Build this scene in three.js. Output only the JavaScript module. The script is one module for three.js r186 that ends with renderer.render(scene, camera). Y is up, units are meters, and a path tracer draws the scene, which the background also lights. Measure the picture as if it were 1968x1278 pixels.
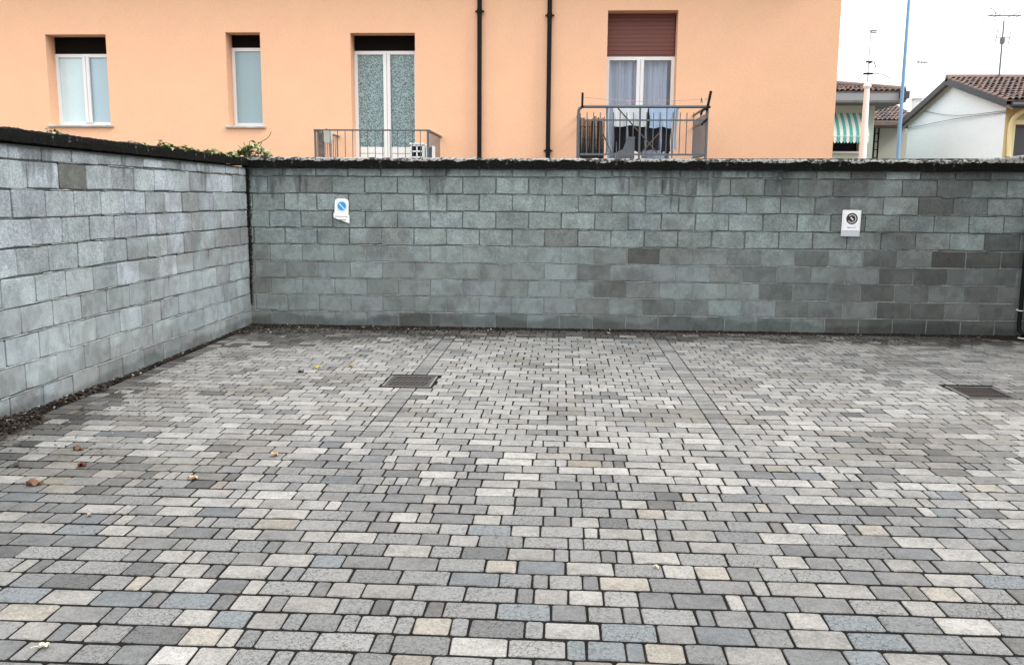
import * as THREE from 'three';
import { mergeGeometries } from 'three/addons/utils/BufferGeometryUtils.js';

// ---------------------------------------------------------------- camera, sky, sun, exposure
const scene = new THREE.Scene();
const PW = 1968, PH = 1278, FOC = 1685.57;
const camera = new THREE.PerspectiveCamera(41.523, 1024 / 664, 0.05, 600);
camera.position.set(3.8614, 1.6043, 10.6875);
camera.rotation.set(-0.1525, 0.0554, 0.0075, 'YXZ');
camera.updateMatrixWorld();
const renderer = new THREE.WebGLRenderer({ antialias: true });
renderer.toneMapping = THREE.LinearToneMapping;
renderer.toneMappingExposure = 1.35;
renderer.shadowMap.enabled = true;
{ // overcast sky: brighter overhead than at the horizon, the same all round
  const w = 64, h = 64, d = new Float32Array(w * h * 4);
  for (let y = 0; y < h; y++) for (let x = 0; x < w; x++) {
    const el = Math.sin(((y + 0.5) / h - 0.5) * Math.PI);
    const L = el > 0 ? 2.45 * (1 + 1.25 * el) / 2.25 : 0.35;
    const i = (y * w + x) * 4;
    d[i] = L * 0.985; d[i + 1] = L; d[i + 2] = L * 1.02; d[i + 3] = 1;
  }
  const t = new THREE.DataTexture(d, w, h, THREE.RGBAFormat, THREE.FloatType);
  t.mapping = THREE.EquirectangularReflectionMapping; t.magFilter = THREE.LinearFilter; t.minFilter = THREE.LinearFilter; t.needsUpdate = true;
  scene.background = t; scene.environment = t;
}
const sun = new THREE.DirectionalLight(new THREE.Color(1, 0.965, 0.92), 1.4);
sun.position.set(3.5 + 19, 18, 3 + 6.5); sun.target.position.set(3.5, 0, 3);
sun.castShadow = true; sun.shadow.radius = 26; sun.shadow.mapSize.set(2048, 2048);
Object.assign(sun.shadow.camera, { left: -26, right: 26, top: 26, bottom: -26, near: 1, far: 90 });
scene.add(sun, sun.target);

// ---------------------------------------------------------------- helpers
function rngOf(seed) { let s = seed >>> 0; return () => { s = (s + 0x6D2B79F5) >>> 0; let t = Math.imul(s ^ (s >>> 15), 1 | s); t = (t + Math.imul(t ^ (t >>> 7), 61 | t)) ^ t; return ((t ^ (t >>> 14)) >>> 0) / 4294967296; }; }
const V3 = (x, y, z) => new THREE.Vector3(x, y, z);
const lerp = (a, b, t) => a + (b - a) * t, clamp = (x, a = 0, b = 1) => Math.min(b, Math.max(a, x));
const smooth = (a, b, x) => { const t = clamp((x - a) / (b - a)); return t * t * (3 - 2 * t); };
function ray(u, v) { return V3((u - PW / 2) / FOC, -(v - PH / 2) / FOC, -1).applyQuaternion(camera.quaternion); }
const cut = (u, v, axis, k) => { const d = ray(u, v), c = camera.position, t = (k - c[axis]) / d[axis]; return c.clone().addScaledVector(d, t); };
const onZ = (u, v, z) => cut(u, v, 'z', z), onY = (u, v, y) => cut(u, v, 'y', y), onX = (u, v, x) => cut(u, v, 'x', x);

const taken = {};
function numbered(n) { const k = taken[n] = (taken[n] ?? -1) + 1; return k ? n + '_' + String(k).padStart(3, '0') : n; }
function tag(o, label, category, group, kind) { o.userData.label = label; o.userData.category = category; if (group) o.userData.group = group; if (kind) o.userData.kind = kind; return o; }
function thing(name, label, category, pos = [0, 0, 0], group, kind) { const g = new THREE.Group(); g.name = numbered(name); g.position.set(...pos); tag(g, label, category, group, kind); scene.add(g); return g; }
function part(name, geo, mat, parent) { const m = new THREE.Mesh(geo, mat); m.name = name; m.castShadow = m.receiveShadow = true; parent.add(m); return m; }
function solo(name, geo, mat, label, category, group, kind) { const m = new THREE.Mesh(geo, mat); m.name = numbered(name); m.castShadow = m.receiveShadow = true; tag(m, label, category, group, kind); scene.add(m); return m; }

const plain = (g) => { const n = g.index ? g.toNonIndexed() : g; for (const k of Object.keys(n.attributes)) if (!['position', 'normal', 'uv'].includes(k)) n.deleteAttribute(k); if (!n.attributes.uv) n.setAttribute('uv', new THREE.BufferAttribute(new Float32Array(n.attributes.position.count * 2), 2)); return n; };
const merge = (list) => mergeGeometries(list.map(plain));
// box from min to max corner, uv in metres
function box(x0, y0, z0, x1, y1, z1) {
  const g = new THREE.BoxGeometry(x1 - x0, y1 - y0, z1 - z0).toNonIndexed(); g.translate((x0 + x1) / 2, (y0 + y1) / 2, (z0 + z1) / 2);
  return metreUV(g);
}
function metreUV(g, s = 1) {
  const p = g.attributes.position, n = g.attributes.normal, uv = new Float32Array(p.count * 2);
  for (let i = 0; i < p.count; i++) {
    const ax = Math.abs(n.getX(i)), ay = Math.abs(n.getY(i)), az = Math.abs(n.getZ(i));
    if (ay >= ax && ay >= az) { uv[2 * i] = p.getX(i) * s; uv[2 * i + 1] = p.getZ(i) * s; }
    else if (ax > az) { uv[2 * i] = p.getZ(i) * s; uv[2 * i + 1] = p.getY(i) * s; }
    else { uv[2 * i] = p.getX(i) * s; uv[2 * i + 1] = p.getY(i) * s; }
  }
  g.setAttribute('uv', new THREE.BufferAttribute(uv, 2)); return g;
}
function bevelBox(w, h, d, b = 0.004) { // centred, edges chamfered
  const s = new THREE.Shape(); const x = w / 2 - b, y = h / 2 - b;
  s.moveTo(-x, -y); s.lineTo(x, -y); s.lineTo(x, y); s.lineTo(-x, y); s.closePath();
  const g = new THREE.ExtrudeGeometry(s, { depth: d - 2 * b, bevelEnabled: true, bevelThickness: b, bevelSize: b, bevelSegments: 1, curveSegments: 1 });
  g.translate(0, 0, -d / 2 + b); return plain(g);
}
function rod(a, b, r, r2 = r, seg = 10) {
  const d = b.clone().sub(a), g = new THREE.CylinderGeometry(r2, r, d.length(), seg);
  g.applyQuaternion(new THREE.Quaternion().setFromUnitVectors(V3(0, 1, 0), d.clone().normalize())); g.translate((a.x + b.x) / 2, (a.y + b.y) / 2, (a.z + b.z) / 2);
  return plain(g);
}
function tube(pts, r, seg = 8, n = 40) { return plain(new THREE.TubeGeometry(new THREE.CatmullRomCurve3(pts), n, r, seg, false)); }
function quads(list) { // list of [a,b,c,d] corner vectors, counter-clockwise
  const p = [], uv = [];
  for (const [a, b, c, d] of list) { for (const v of [a, b, c, a, c, d]) p.push(v.x, v.y, v.z); for (const v of [a, b, c, a, c, d]) uv.push(v.x + v.z * 0.3, v.y + v.z * 0.2); }
  const g = new THREE.BufferGeometry(); g.setAttribute('position', new THREE.Float32BufferAttribute(p, 3)); g.setAttribute('uv', new THREE.Float32BufferAttribute(uv, 2)); g.computeVertexNormals(); return g;
}
function grid(nu, nv, fn, uvs = [1, 1]) { // fn(u,v) -> Vector3, smooth normals
  const p = [], uv = [], ix = [];
  for (let j = 0; j <= nv; j++) for (let i = 0; i <= nu; i++) { const v = fn(i / nu, j / nv); p.push(v.x, v.y, v.z); uv.push(i / nu * uvs[0], j / nv * uvs[1]); }
  for (let j = 0; j < nv; j++) for (let i = 0; i < nu; i++) { const a = j * (nu + 1) + i, b = a + 1, c = a + nu + 1, d = c + 1; ix.push(a, b, d, a, d, c); }
  const g = new THREE.BufferGeometry(); g.setAttribute('position', new THREE.Float32BufferAttribute(p, 3)); g.setAttribute('uv', new THREE.Float32BufferAttribute(uv, 2)); g.setIndex(ix); g.computeVertexNormals(); return g;
}
function cloth(nu, nv, fn, t = 0.004) { // a sheet with thickness: front and back faces
  const a = plain(grid(nu, nv, fn)), b = plain(grid(nu, nv, (u, v) => fn(1 - u, v).add(V3(0, 0, -t)))); return merge([a, b]);
}
// a worn slab: irregular outline w x h in XY, face at z = 0 looking +z, chamfered rim, going back t
function slab(w, h, t, bev, jit, corner, rnd, uvo = [0, 0], yup = false) {
  const j = () => (rnd() - 0.5) * 2 * jit, x = w / 2, y = h / 2, c = () => corner * (0.6 + 0.8 * rnd());
  const o = []; let a = c(), b = c();
  o.push([-x + a, -y + j()], [j(), -y + j()], [x - c(), -y + j()], [x + j(), -y + b], [x + j(), y - c()], [x - c(), y + j()], [j(), y + j()], [-x + c(), y + j()], [-x + j(), y - c()], [-x + j(), -y + a]);
  const n = o.length, p = [], uv = [];
  const put = (q, z) => { p.push(q[0], q[1], z); uv.push(q[0] + uvo[0], q[1] + uvo[1]); };
  const inn = o.map(([ox, oy]) => [ox - Math.sign(ox) * Math.min(bev, Math.abs(ox)) * (Math.abs(ox) > x * 0.5 ? 1 : 0), oy - Math.sign(oy) * bev]);
  for (let i = 1; i < n - 1; i++) { put(inn[0], 0); put(inn[i], 0); put(inn[i + 1], 0); }
  for (let i = 0; i < n; i++) { const k = (i + 1) % n;
    put(o[i], -bev); put(o[k], -bev); put(inn[k], 0); put(o[i], -bev); put(inn[k], 0); put(inn[i], 0);
    put(o[i], -t); put(o[k], -t); put(o[k], -bev); put(o[i], -t); put(o[k], -bev); put(o[i], -bev); }
  const g = new THREE.BufferGeometry(); g.setAttribute('position', new THREE.Float32BufferAttribute(p, 3)); g.setAttribute('uv', new THREE.Float32BufferAttribute(uv, 2));
  if (yup) g.rotateX(-Math.PI / 2);
  g.computeVertexNormals(); return g;
}

// ---------------------------------------------------------------- procedural textures
const hash = (x, y, s) => { let h = Math.imul(x, 374761393) ^ Math.imul(y, 668265263) ^ Math.imul(s, 2147483647 ^ 0x5bd1e995); h = Math.imul(h ^ (h >>> 13), 1274126177); return ((h ^ (h >>> 16)) >>> 0) / 4294967296; };
function vnoise(x, y, per, s) { const xi = Math.floor(x), yi = Math.floor(y); let fx = x - xi, fy = y - yi; fx = fx * fx * (3 - 2 * fx); fy = fy * fy * (3 - 2 * fy); const m = (a) => ((a % per) + per) % per; const x0 = m(xi), x1 = m(xi + 1), y0 = m(yi), y1 = m(yi + 1); return lerp(lerp(hash(x0, y0, s), hash(x1, y0, s), fx), lerp(hash(x0, y1, s), hash(x1, y1, s), fx), fy); }
function fbm(u, v, per, oct, s) { let a = 0.5, t = 0, n = 0; for (let i = 0; i < oct; i++) { t += a * vnoise(u * per, v * per, per, s + i * 17); n += a; a *= 0.55; per *= 2; } return t / n; }
function cells(u, v, per, s) { const x = u * per, y = v * per, xi = Math.floor(x), yi = Math.floor(y); let d1 = 9, d2 = 9, id = 0; for (let j = -1; j <= 1; j++) for (let i = -1; i <= 1; i++) { const cx = (((xi + i) % per) + per) % per, cy = (((yi + j) % per) + per) % per; const px = xi + i + hash(cx, cy, s), py = yi + j + hash(cx, cy, s + 5); const d = Math.hypot(px - x, py - y); if (d < d1) { d2 = d1; d1 = d; id = hash(cx, cy, s + 9); } else if (d < d2) d2 = d; } return [d1, d2, id]; }
function texture(size, fn, colour = true, tile = 1) {
  const d = new Uint8Array(size * size * 4);
  for (let y = 0; y < size; y++) for (let x = 0; x < size; x++) { const r = fn((x + 0.5) / size, (y + 0.5) / size), i = (y * size + x) * 4; for (let c = 0; c < 3; c++) { let q = clamp(typeof r === 'number' ? r : r[c]); if (colour) q = q <= 0.0031308 ? q * 12.92 : 1.055 * q ** (1 / 2.4) - 0.055; d[i + c] = Math.round(q * 255); } d[i + 3] = 255; }
  const t = new THREE.DataTexture(d, size, size, THREE.RGBAFormat, THREE.UnsignedByteType); t.wrapS = t.wrapT = THREE.RepeatWrapping; t.magFilter = THREE.LinearFilter; t.minFilter = THREE.LinearMipmapLinearFilter; t.generateMipmaps = true; if (colour) t.colorSpace = THREE.SRGBColorSpace; t.repeat.set(1 / tile, 1 / tile); t.needsUpdate = true; return t;
}
const T = {};
// fine cast concrete, tile 0.6 m
const fineH = (u, v) => 0.55 * fbm(u, v, 90, 3, 3) + 0.3 * fbm(u, v, 24, 3, 4) + 0.15 * fbm(u, v, 6, 2, 5);
T.fine = texture(512, (u, v) => { const f = fineH(u, v), p = cells(u, v, 70, 8); const pit = p[2] > 0.9 && p[0] < 0.3 ? 0.5 : 1; const k = clamp((0.62 + 0.55 * (f - 0.5) * 1.6 + 0.28 * (fbm(u, v, 5, 4, 6) - 0.5)) * 1.25) * pit; return [k, k * 0.995, k * 0.985]; }, true, 0.6);
T.fineB = texture(512, (u, v) => { const p = cells(u, v, 70, 8); return 0.75 * fineH(u, v) + (p[2] > 0.86 && p[0] < 0.34 ? 0 : 0.25); }, false, 0.6);
// crazed, weathered paver face, tile 0.6 m
const crazeH = (u, v) => { const w = fbm(u, v, 20, 3, 30) * 0.05, a = cells(u + w, v + w * 0.7, 22, 31), b = cells(u - w, v + w, 46, 33); return [smooth(0.0, 0.10, a[1] - a[0]), smooth(0, 0.16, b[1] - b[0]), fbm(u, v, 60, 3, 35)]; };
T.craze = texture(512, (u, v) => { const [a, b, f] = crazeH(u, v); const m = fbm(u, v, 6, 3, 38); const k = (0.28 + 0.72 * lerp(1, a, smooth(0.35, 0.6, m))) * (0.6 + 0.4 * b) * (0.45 + 0.85 * f) * 1.12; return [k, k, k * 0.98]; }, true, 0.6);
T.crazeB = texture(512, (u, v) => { const [a, b, f] = crazeH(u, v); return 0.4 * a + 0.2 * b + 0.4 * f; }, false, 0.6);
// coarse open-grained block face, tile 0.8 m
const roughH = (u, v) => { const c = cells(u, v, 120, 51); return 0.5 * fbm(u, v, 110, 2, 50) + 0.25 * fbm(u, v, 44, 2, 55) + 0.25 * (c[2] > 0.7 ? smooth(0.1, 0.5, c[0]) : 1); };
const stain = (u, v, s) => { const st = fbm(u, v, 9, 4, s), bl = fbm(u, v, 4, 4, s + 3); return [smooth(0.5, 0.72, st), smooth(0.48, 0.72, bl)]; };
T.rough = texture(512, (u, v) => { const h = roughH(u, v), [a, b] = stain(u, v, 60); const k = clamp(0.02 + 1.3 * h) * (1 - 0.28 * a) * (1 - 0.34 * b); return [k, k * (1 + 0.012 * b), k * (1 - 0.03 * b)]; }, true, 0.8);
T.roughB = texture(512, roughH, false, 0.8);
// smoother block face with water marks, tile 0.8 m
const sm2 = (u, v) => 0.5 * fbm(u, v, 80, 3, 70) + 0.5 * fbm(u, v, 16, 4, 75);
T.smooth = texture(512, (u, v) => { const h = sm2(u, v), [a, b] = stain(u, v, 80), c = fbm(u, v, 3, 3, 90); const k = clamp(0.26 + 0.96 * h) * (1 - 0.14 * a) * (1 - 0.24 * b) * (0.86 + 0.28 * c); return [k, k * (1 + 0.012 * b), k]; }, true, 0.8);
T.smoothB = texture(512, (u, v) => 0.7 * sm2(u, v) + 0.3 * fbm(u, v, 120, 2, 77), false, 0.8);
// black crust of moss and soot over pale cement, tile 1.3 m
const crust = (u, v) => fbm(u, v, 7, 5, 100) * 0.6 + fbm(u, v, 38, 3, 104) * 0.4;
T.crust = texture(512, (u, v) => { const k = smooth(0.62, 0.72, crust(u, v)), f = 0.5 + fbm(u, v, 90, 2, 110); return [lerp(0.016, 0.19, k) * f, lerp(0.017, 0.19, k) * f, lerp(0.015, 0.175, k) * f]; }, true, 1.3);
T.crustB = texture(512, (u, v) => 0.5 * crust(u, v) + 0.5 * fbm(u, v, 70, 3, 108), false, 1.3);
T.cement = texture(512, (u, v) => { const k = smooth(0.46, 0.56, 0.5 * crust(u, v) + 0.5 * fbm(u, v, 60, 2, 115)), f = 0.55 + 0.9 * fbm(u, v, 90, 2, 111); return [lerp(0.27, 0.03, k) * f, lerp(0.265, 0.03, k) * f, lerp(0.25, 0.027, k) * f]; }, true, 1.3);
// stucco, tile 1.7 m
T.stucco = texture(512, (u, v) => { const k = 0.93 + 0.1 * (fbm(u, v, 120, 2, 120) - 0.5) + 0.05 * (fbm(u, v, 5, 4, 124) - 0.5); return [k, k * (1 + 0.05 * (fbm(u, v, 4, 3, 129) - 0.5)), k]; }, true, 1.7);
T.stuccoB = texture(512, (u, v) => fbm(u, v, 110, 3, 121), false, 1.7);
T.soil = texture(256, (u, v) => { const k = 0.3 + 1.2 * fbm(u, v, 40, 3, 140) * fbm(u, v, 9, 3, 143); return [k * 1.05, k * 0.95, k * 0.84]; }, true, 0.4);
T.soilB = texture(256, (u, v) => fbm(u, v, 30, 4, 141), false, 0.4);
T.rust = texture(256, (u, v) => { const k = 0.5 + fbm(u, v, 16, 4, 150), r = smooth(0.5, 0.7, fbm(u, v, 5, 4, 154)); return [k * (0.6 + 0.5 * r), k * (0.6 + 0.1 * r), k * 0.6]; }, true, 0.3);
T.pebble = texture(256, (u, v) => { const k = 0.25 + 0.75 * smooth(0.3, 0.68, fbm(u, v, 70, 2, 160)); return [k, k, k]; }, true, 0.75);
T.pebbleB = texture(256, (u, v) => fbm(u, v, 70, 2, 160), false, 0.75);
T.terracotta = texture(256, (u, v) => { const k = 0.5 + 0.9 * fbm(u, v, 12, 4, 170), m = smooth(0.5, 0.7, fbm(u, v, 6, 3, 174)); return [k * lerp(1, 0.6, m), k * lerp(1, 0.75, m), k * lerp(1, 0.9, m)]; }, true, 1.1);
T.cloth = texture(256, (u, v) => 0.8 + 0.25 * fbm(u, v, 60, 2, 180), true, 0.3);

// one weathering map for a whole wall: grain, blotches, black drips below the coping, damp foot, darker patches
function wallMap(L, seed, o) {
  const w = 2048, h = 512, d = new Uint8Array(w * h * 4), N = (x, y, s) => vnoise(x, y, 65536, seed + s), F = (x, y, s) => 0.5 * N(x, y, s) + 0.3 * N(x * 2.1, y * 2.1, s + 1) + 0.2 * N(x * 4.3, y * 4.3, s + 2);
  for (let j = 0; j < h; j++) for (let i = 0; i < w; i++) {
    const x = (i + 0.5) / w * L, y = (j + 0.5) / h * 2.1, sm = smooth(0.75, 1.2, y + 0.25 * (N(x * 2, 3, 1) - 0.5));
    const gr = 0.5 * N(x * 170, y * 170, 2) + 0.5 * N(x * 75, y * 75, 3); let k = lerp(0.78 + 0.34 * gr, 0.5 + 0.9 * gr, sm);
    k *= 1 - 0.13 * smooth(0.46, 0.60, F(x * 3.6, y * 4.4, 5) + 0.16 * (gr - 0.5)); k *= 1 - 0.16 * smooth(0.5, 0.6, F(x * 11, y * 7, 8) + 0.12 * (gr - 0.5)); k *= 1 + 0.12 * smooth(0.52, 0.68, F(x * 4.1, y * 4.6, 60));
    const dl = (0.12 + 1.1 * smooth(0.5, 0.85, N(x * 1.7, 1, 12)) * N(x * 7, 2, 13)) * (0.4 + 1.2 * N(x * 26, 3, 14)) * o.drip; if (2.0 - y < dl + 0.05 * gr) k *= 1 - (0.2 + 0.4 * N(x * 34, y * 3, 15)) * smooth(0, 0.14, dl - (2.0 - y) + 0.05 * gr);
    const ft = 0.06 + 0.26 * F(x * 2.3, 1, 20) * o.foot + 0.05 * (gr - 0.5); if (y < ft) k *= 1 - 0.38 * smooth(0, 0.05, ft - y);
    const pa = F(x * 1.1, y * 1.9, 25) + o.patch(x, y); k *= 1 - 0.2 * smooth(0.5, 0.56, pa + 0.16 * (gr - 0.5));
    const br = smooth(0.5, 0.6, pa), q = (j * w + i) * 4; [1 + 0.05 * br, 1 - 0.01 * br, 1 - 0.03 * br].forEach((t, c) => { const v = clamp(k * 0.72 * t); d[q + c] = Math.round(255 * (v <= 0.0031308 ? v * 12.92 : 1.055 * v ** (1 / 2.4) - 0.055)); }); d[q + 3] = 255;
  }
  const t = new THREE.DataTexture(d, w, h, THREE.RGBAFormat, THREE.UnsignedByteType); t.magFilter = THREE.LinearFilter; t.colorSpace = THREE.SRGBColorSpace; t.repeat.set(1 / L, 1 / 2.1); t.needsUpdate = true; return t;
}

// ---------------------------------------------------------------- materials (linear base colours)
const RGB = (r, g, b) => new THREE.Color().setRGB(r, g, b);
function mat(c, o = {}) { return new THREE.MeshStandardMaterial({ color: Array.isArray(c) ? RGB(...c) : c, roughness: 0.85, metalness: 0, ...o }); }
const fineM = (c, o) => mat(c, { map: T.fine, bumpMap: T.fineB, bumpScale: 0.001, roughness: 0.6, ...o });
const crazeM = (c, o) => mat(c, { map: T.craze, bumpMap: T.crazeB, bumpScale: 0.004, roughness: 0.78, ...o });
const roughM = (c, o) => mat(c, { map: T.rough, bumpMap: T.roughB, bumpScale: 0.006, roughness: 0.95, ...o });
const smoothM = (c, o) => mat(c, { map: T.smooth, bumpMap: T.smoothB, bumpScale: 0.002, roughness: 0.9, ...o });
const M = {
  soil: new THREE.MeshPhysicalMaterial({ color: RGB(0.03, 0.026, 0.022), map: T.soil, bumpMap: T.soilB, bumpScale: 0.012, roughness: 1, specularIntensity: 0.2 }),
  joint: new THREE.MeshPhysicalMaterial({ color: RGB(0.017, 0.0165, 0.016), map: T.soil, bumpMap: T.soilB, bumpScale: 0.004, roughness: 1, specularIntensity: 0.15 }),
  mortar: mat([0.23, 0.245, 0.24], { map: T.fine, bumpMap: T.fineB, bumpScale: 0.003 }),
    crust: new THREE.MeshPhysicalMaterial({ color: RGB(0.45, 0.45, 0.45), map: T.crust, bumpMap: T.crustB, bumpScale: 0.01, roughness: 1, specularIntensity: 0.15 }),
  cement: mat([1, 1, 1], { map: T.cement, bumpMap: T.crustB, bumpScale: 0.01, roughness: 1 }),
  stucco: mat([0.86, 0.505, 0.315], { map: T.stucco, bumpMap: T.stuccoB, bumpScale: 0.0018, roughness: 0.95 }),
  iron: mat([0.085, 0.08, 0.077], { map: T.rust, roughness: 0.7, metalness: 0.3 }),
  pit: mat([0.02, 0.02, 0.02]),
  black: new THREE.MeshPhysicalMaterial({ color: RGB(0.005, 0.005, 0.006), roughness: 0.6, specularIntensity: 0.35 }),
  white: mat([0.78, 0.78, 0.77], { roughness: 0.45 }),
  offwhite: mat([0.62, 0.62, 0.60], { roughness: 0.6 }),
  galv: mat([0.12, 0.135, 0.15], { roughness: 0.5, metalness: 0.35, map: T.cloth }),
  galvDark: mat([0.05, 0.055, 0.06], { roughness: 0.6, metalness: 0.3 }),
  shutterShade: new THREE.MeshPhysicalMaterial({ color: RGB(0.008, 0.006, 0.005), roughness: 0.95, specularIntensity: 0.2 }),  // near-black tone paints in the deep shade at the window heads
  shutter: mat([0.16, 0.047, 0.034], { roughness: 0.55 }),
  room: mat([0.05, 0.05, 0.055]),
};

// ---------------------------------------------------------------- ground
{
  const s = new THREE.Shape([[-160, -160], [160, -160], [160, 160], [-160, 160]].map(([x, y]) => new THREE.Vector2(x, y)));
  s.holes.push(new THREE.Path([[0.0, 0.0], [9.9, 0.0], [9.9, -12.4], [0.0, -12.4]].map(([x, y]) => new THREE.Vector2(x, y))));
  const g = new THREE.ShapeGeometry(s); g.rotateX(-Math.PI / 2); g.translate(0, -0.045, 0);
  solo('ground', metreUV(g), mat([0.16, 0.155, 0.145], { map: T.soil, bumpMap: T.soilB, bumpScale: 0.01 }), 'bare grey ground around the yard and the houses', 'ground', null, 'structure');
}

// ---------------------------------------------------------------- courtyard paving
const UNIT = 0.0705, ROW = 0.1405, Z5 = 5.0, GAP = 0.0085, GAPZ = 0.0172;
const STRIPS = [[0.065, 0.205], [2.512, 2.652], [4.955, 5.095], [7.385, 7.525]];
const GRATES = [[2.36, 2.965, 2.745, 3.4], [7.25, 2.98, 7.63, 3.42]];
const paving = thing('courtyard_paving', 'grey tumbled concrete block paving with dark open joints across the yard', 'paving', [0, 0, 0], null, 'structure');
{
  const rnd = rngOf(11);
  const s = new THREE.Shape([[0, 0], [9.9, 0], [9.9, -12.4], [0, -12.4]].map(([x, y]) => new THREE.Vector2(x, y)));
  for (const [a, b, c, d] of GRATES) s.holes.push(new THREE.Path([[a + 0.03, -b - 0.03], [c - 0.03, -b - 0.03], [c - 0.03, -d + 0.03], [a + 0.03, -d + 0.03]].map(([x, y]) => new THREE.Vector2(x, y))));
  const g = new THREE.ShapeGeometry(s); g.rotateX(-Math.PI / 2); g.translate(0, -0.0018, 0);
  part('joint_bed', metreUV(g), M.joint, paving);
  // tones: [weight, linear colour, crazed?]
  const tones = { m: [34, [0.172, 0.169, 0.164], 0], g: [20, [0.138, 0.139, 0.139], 0], l: [20, [0.25, 0.239, 0.222], 0], w: [3, [0.29, 0.278, 0.258], 0], b: [6, [0.136, 0.146, 0.153], 0], y: [4, [0.265, 0.242, 0.205], 0], d: [8, [0.16, 0.159, 0.156], 1], c: [14, [0.19, 0.187, 0.182], 1], k: [2, [0.1, 0.1, 0.099], 1],
    p: [0, [0.262, 0.254, 0.242], 0], q: [0, [0.315, 0.304, 0.287], 0], r: [0, [0.225, 0.222, 0.215], 0] };  // paler set, distant sheen included in the colour
  const keys = Object.keys(tones), tot = keys.reduce((q, k) => q + tones[k][0], 0);
  let baySheen = 0; // paler, more even bay pavers; grazing sheen is painted into their tone
  const pick = () => { if (rnd() < baySheen) { const r = rnd() * 0.9; if (r < 0.9) return r < 0.42 ? 'p' : r < 0.72 ? 'q' : 'r'; } let r = rnd() * tot; for (const k of keys) if ((r -= tones[k][0]) < 0) return k; return 'm'; };
  const spots = []; // x, z, w, d, tone
  const clash = (x0, x1, z0, z1) => GRATES.some(([a, b, c, d]) => x1 > a - 0.03 && x0 < c + 0.03 && z1 > b - 0.03 && z0 < d + 0.03);
  const addPaver = (x0, x1, z0, z1, tone) => { // trims at a grate
    if (x1 - x0 < 0.03) return;
    if (clash(x0, x1, z0, z1)) { for (const [a, b, c, d] of GRATES) { if (!(x1 > a - 0.03 && x0 < c + 0.03)) continue; if (x0 < a - 0.06) return addPaver(x0, a - 0.031, z0, z1, tone); if (x1 > c + 0.06) return addPaver(c + 0.031, x1, z0, z1, tone); } return; }
    spots.push([(x0 + x1) / 2, (z0 + z1) / 2, x1 - x0 - GAP * (0.8 + 0.5 * rnd()), z1 - z0 - GAPZ * (0.75 + 0.5 * rnd()), tone]);
  };
  function lay(z0, xa, xb, cuts) {
    let x = xa - (xa < 0.01 ? 0 : 0), run = 0; const here = [];
    while (x < xb - 0.01) {
      let n = rnd() < 0.24 ? 1 : rnd() < 0.5 ? 2 : 3, w = n * UNIT;
      if (cuts.some((c) => Math.abs(c - x - w) < 0.012) && rnd() < 0.85) { n = n === 3 ? 2 : n + 1; w = n * UNIT; }
      if (x + w > xb - 0.05) w = xb - x;
      addPaver(x, x + w, z0, z0 + ROW, pick()); x += w; here.push(x);
    }
    return here;
  }
  // rows read off the photograph: pixel of one joint, then pavers to its right and to its left (length in units, tone)
  const front = {
    19: [716.5, '1g3m3w3c1b2b1b2y2d3l3g2b3l3m', '3c3m1g1l2y3k2c1l1g2l2d3m'],
    18: [689, '2c1g2y1d3k1d3l3b2m3b2d3l3b3g2c3m', '1m2m1g2l2b2l3d1g3m3y2m'],
    17: [716.5, '1g2c1c3c3b2g2c1m3c1g2m2g2l3b3g3w3g', '2m3l1m2l1d3b1d3b3w3b'],
    16: [697.7, '3l3g3m1d2l2l2c2g3g1l1c2g3m3m2l3d3g', '2l1d3m1l2g2l2l1y2m3k2g2l'],
    15: [675.4, '3g3m3b2g1m2c1g3y3d3m1l3l3l2m1l2y1l2m3g', '3m1g1g3l1d2l1m2k3m2c1d1l2m'],
    14: [660, '3m3m3m2y3b3l3m2l2y2m2m3m2g3m3l3b', '2b3l2m2d1l2l1g1m3c1d3c2k'],
    13: [682.3, '2d3l2d3k3l1m2c1d1m3l3m3m2l2m2m1m2l1d3m1l2c', '1d2c2m1g2g3m1m3m2l3g3g2d'],
    12: [721.7, '3d2m2l3d3m1m3c2d2m3l3m2g2m3d3g3w1m2m', '3l2l3m2l1d3g3l2l3b3l2m'],
    11: [708, '2m3l2c3b2l3c1l3l1l1d3l3g3l3d3m3l2m2m3g', '2c3c3y3m1m2l1d2m1l1m2b2c2c2l'],
    10: [723.4, '1m2w1l3g2l3d2m2l2k2c2d', '2m3m'], 9: [704.6, '3g2m2m2m2l3d2g2d2m2y3l', '2c'], 8: [665, '3g3g2l2m3m2m2m1g3g2l2g3m', '2m'],
  };
  const uAt = (x, z) => { const p = V3(x, 0, z).project(camera); return (p.x * 0.5 + 0.5) * PW; };
  const xAt = (u, z) => { let a = -2, b = 12; for (let i = 0; i < 40; i++) { const m = (a + b) / 2; if (uAt(m, z) < u) a = m; else b = m; } return a; };
  let cuts = [];
  for (let r = -35; r < 50; r++) {
    const z0 = Z5 + r * ROW; if (z0 < 0.05) continue; baySheen = r < 0 ? 0.9 : Math.max(0.1, 0.85 - r * 0.075);
    if (front[r]) {
      const [u, right, left] = front[r], x0 = xAt(u, z0 + ROW / 2), list = (q) => q.match(/\d\w/g).map((k) => [k[0] * UNIT, k[1]]); let x = x0; const c3 = [x0];
      for (const [w, k] of list(right)) { if (x + w > 9.8) break; addPaver(x, x + w, z0, z0 + ROW, k); x += w; c3.push(x); }
      c3.push(...lay(z0, x, 9.85, cuts)); x = x0;
      for (const [w, k] of list(left)) { if (x - w < 0.06) break; addPaver(x - w, x, z0, z0 + ROW, k); x -= w; c3.push(x); }
      const n = Math.round((x - 0.03) / UNIT); if (n > 0) c3.push(...lay(z0, x - n * UNIT, x, cuts));
      cuts = c3; continue;
    }
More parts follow.
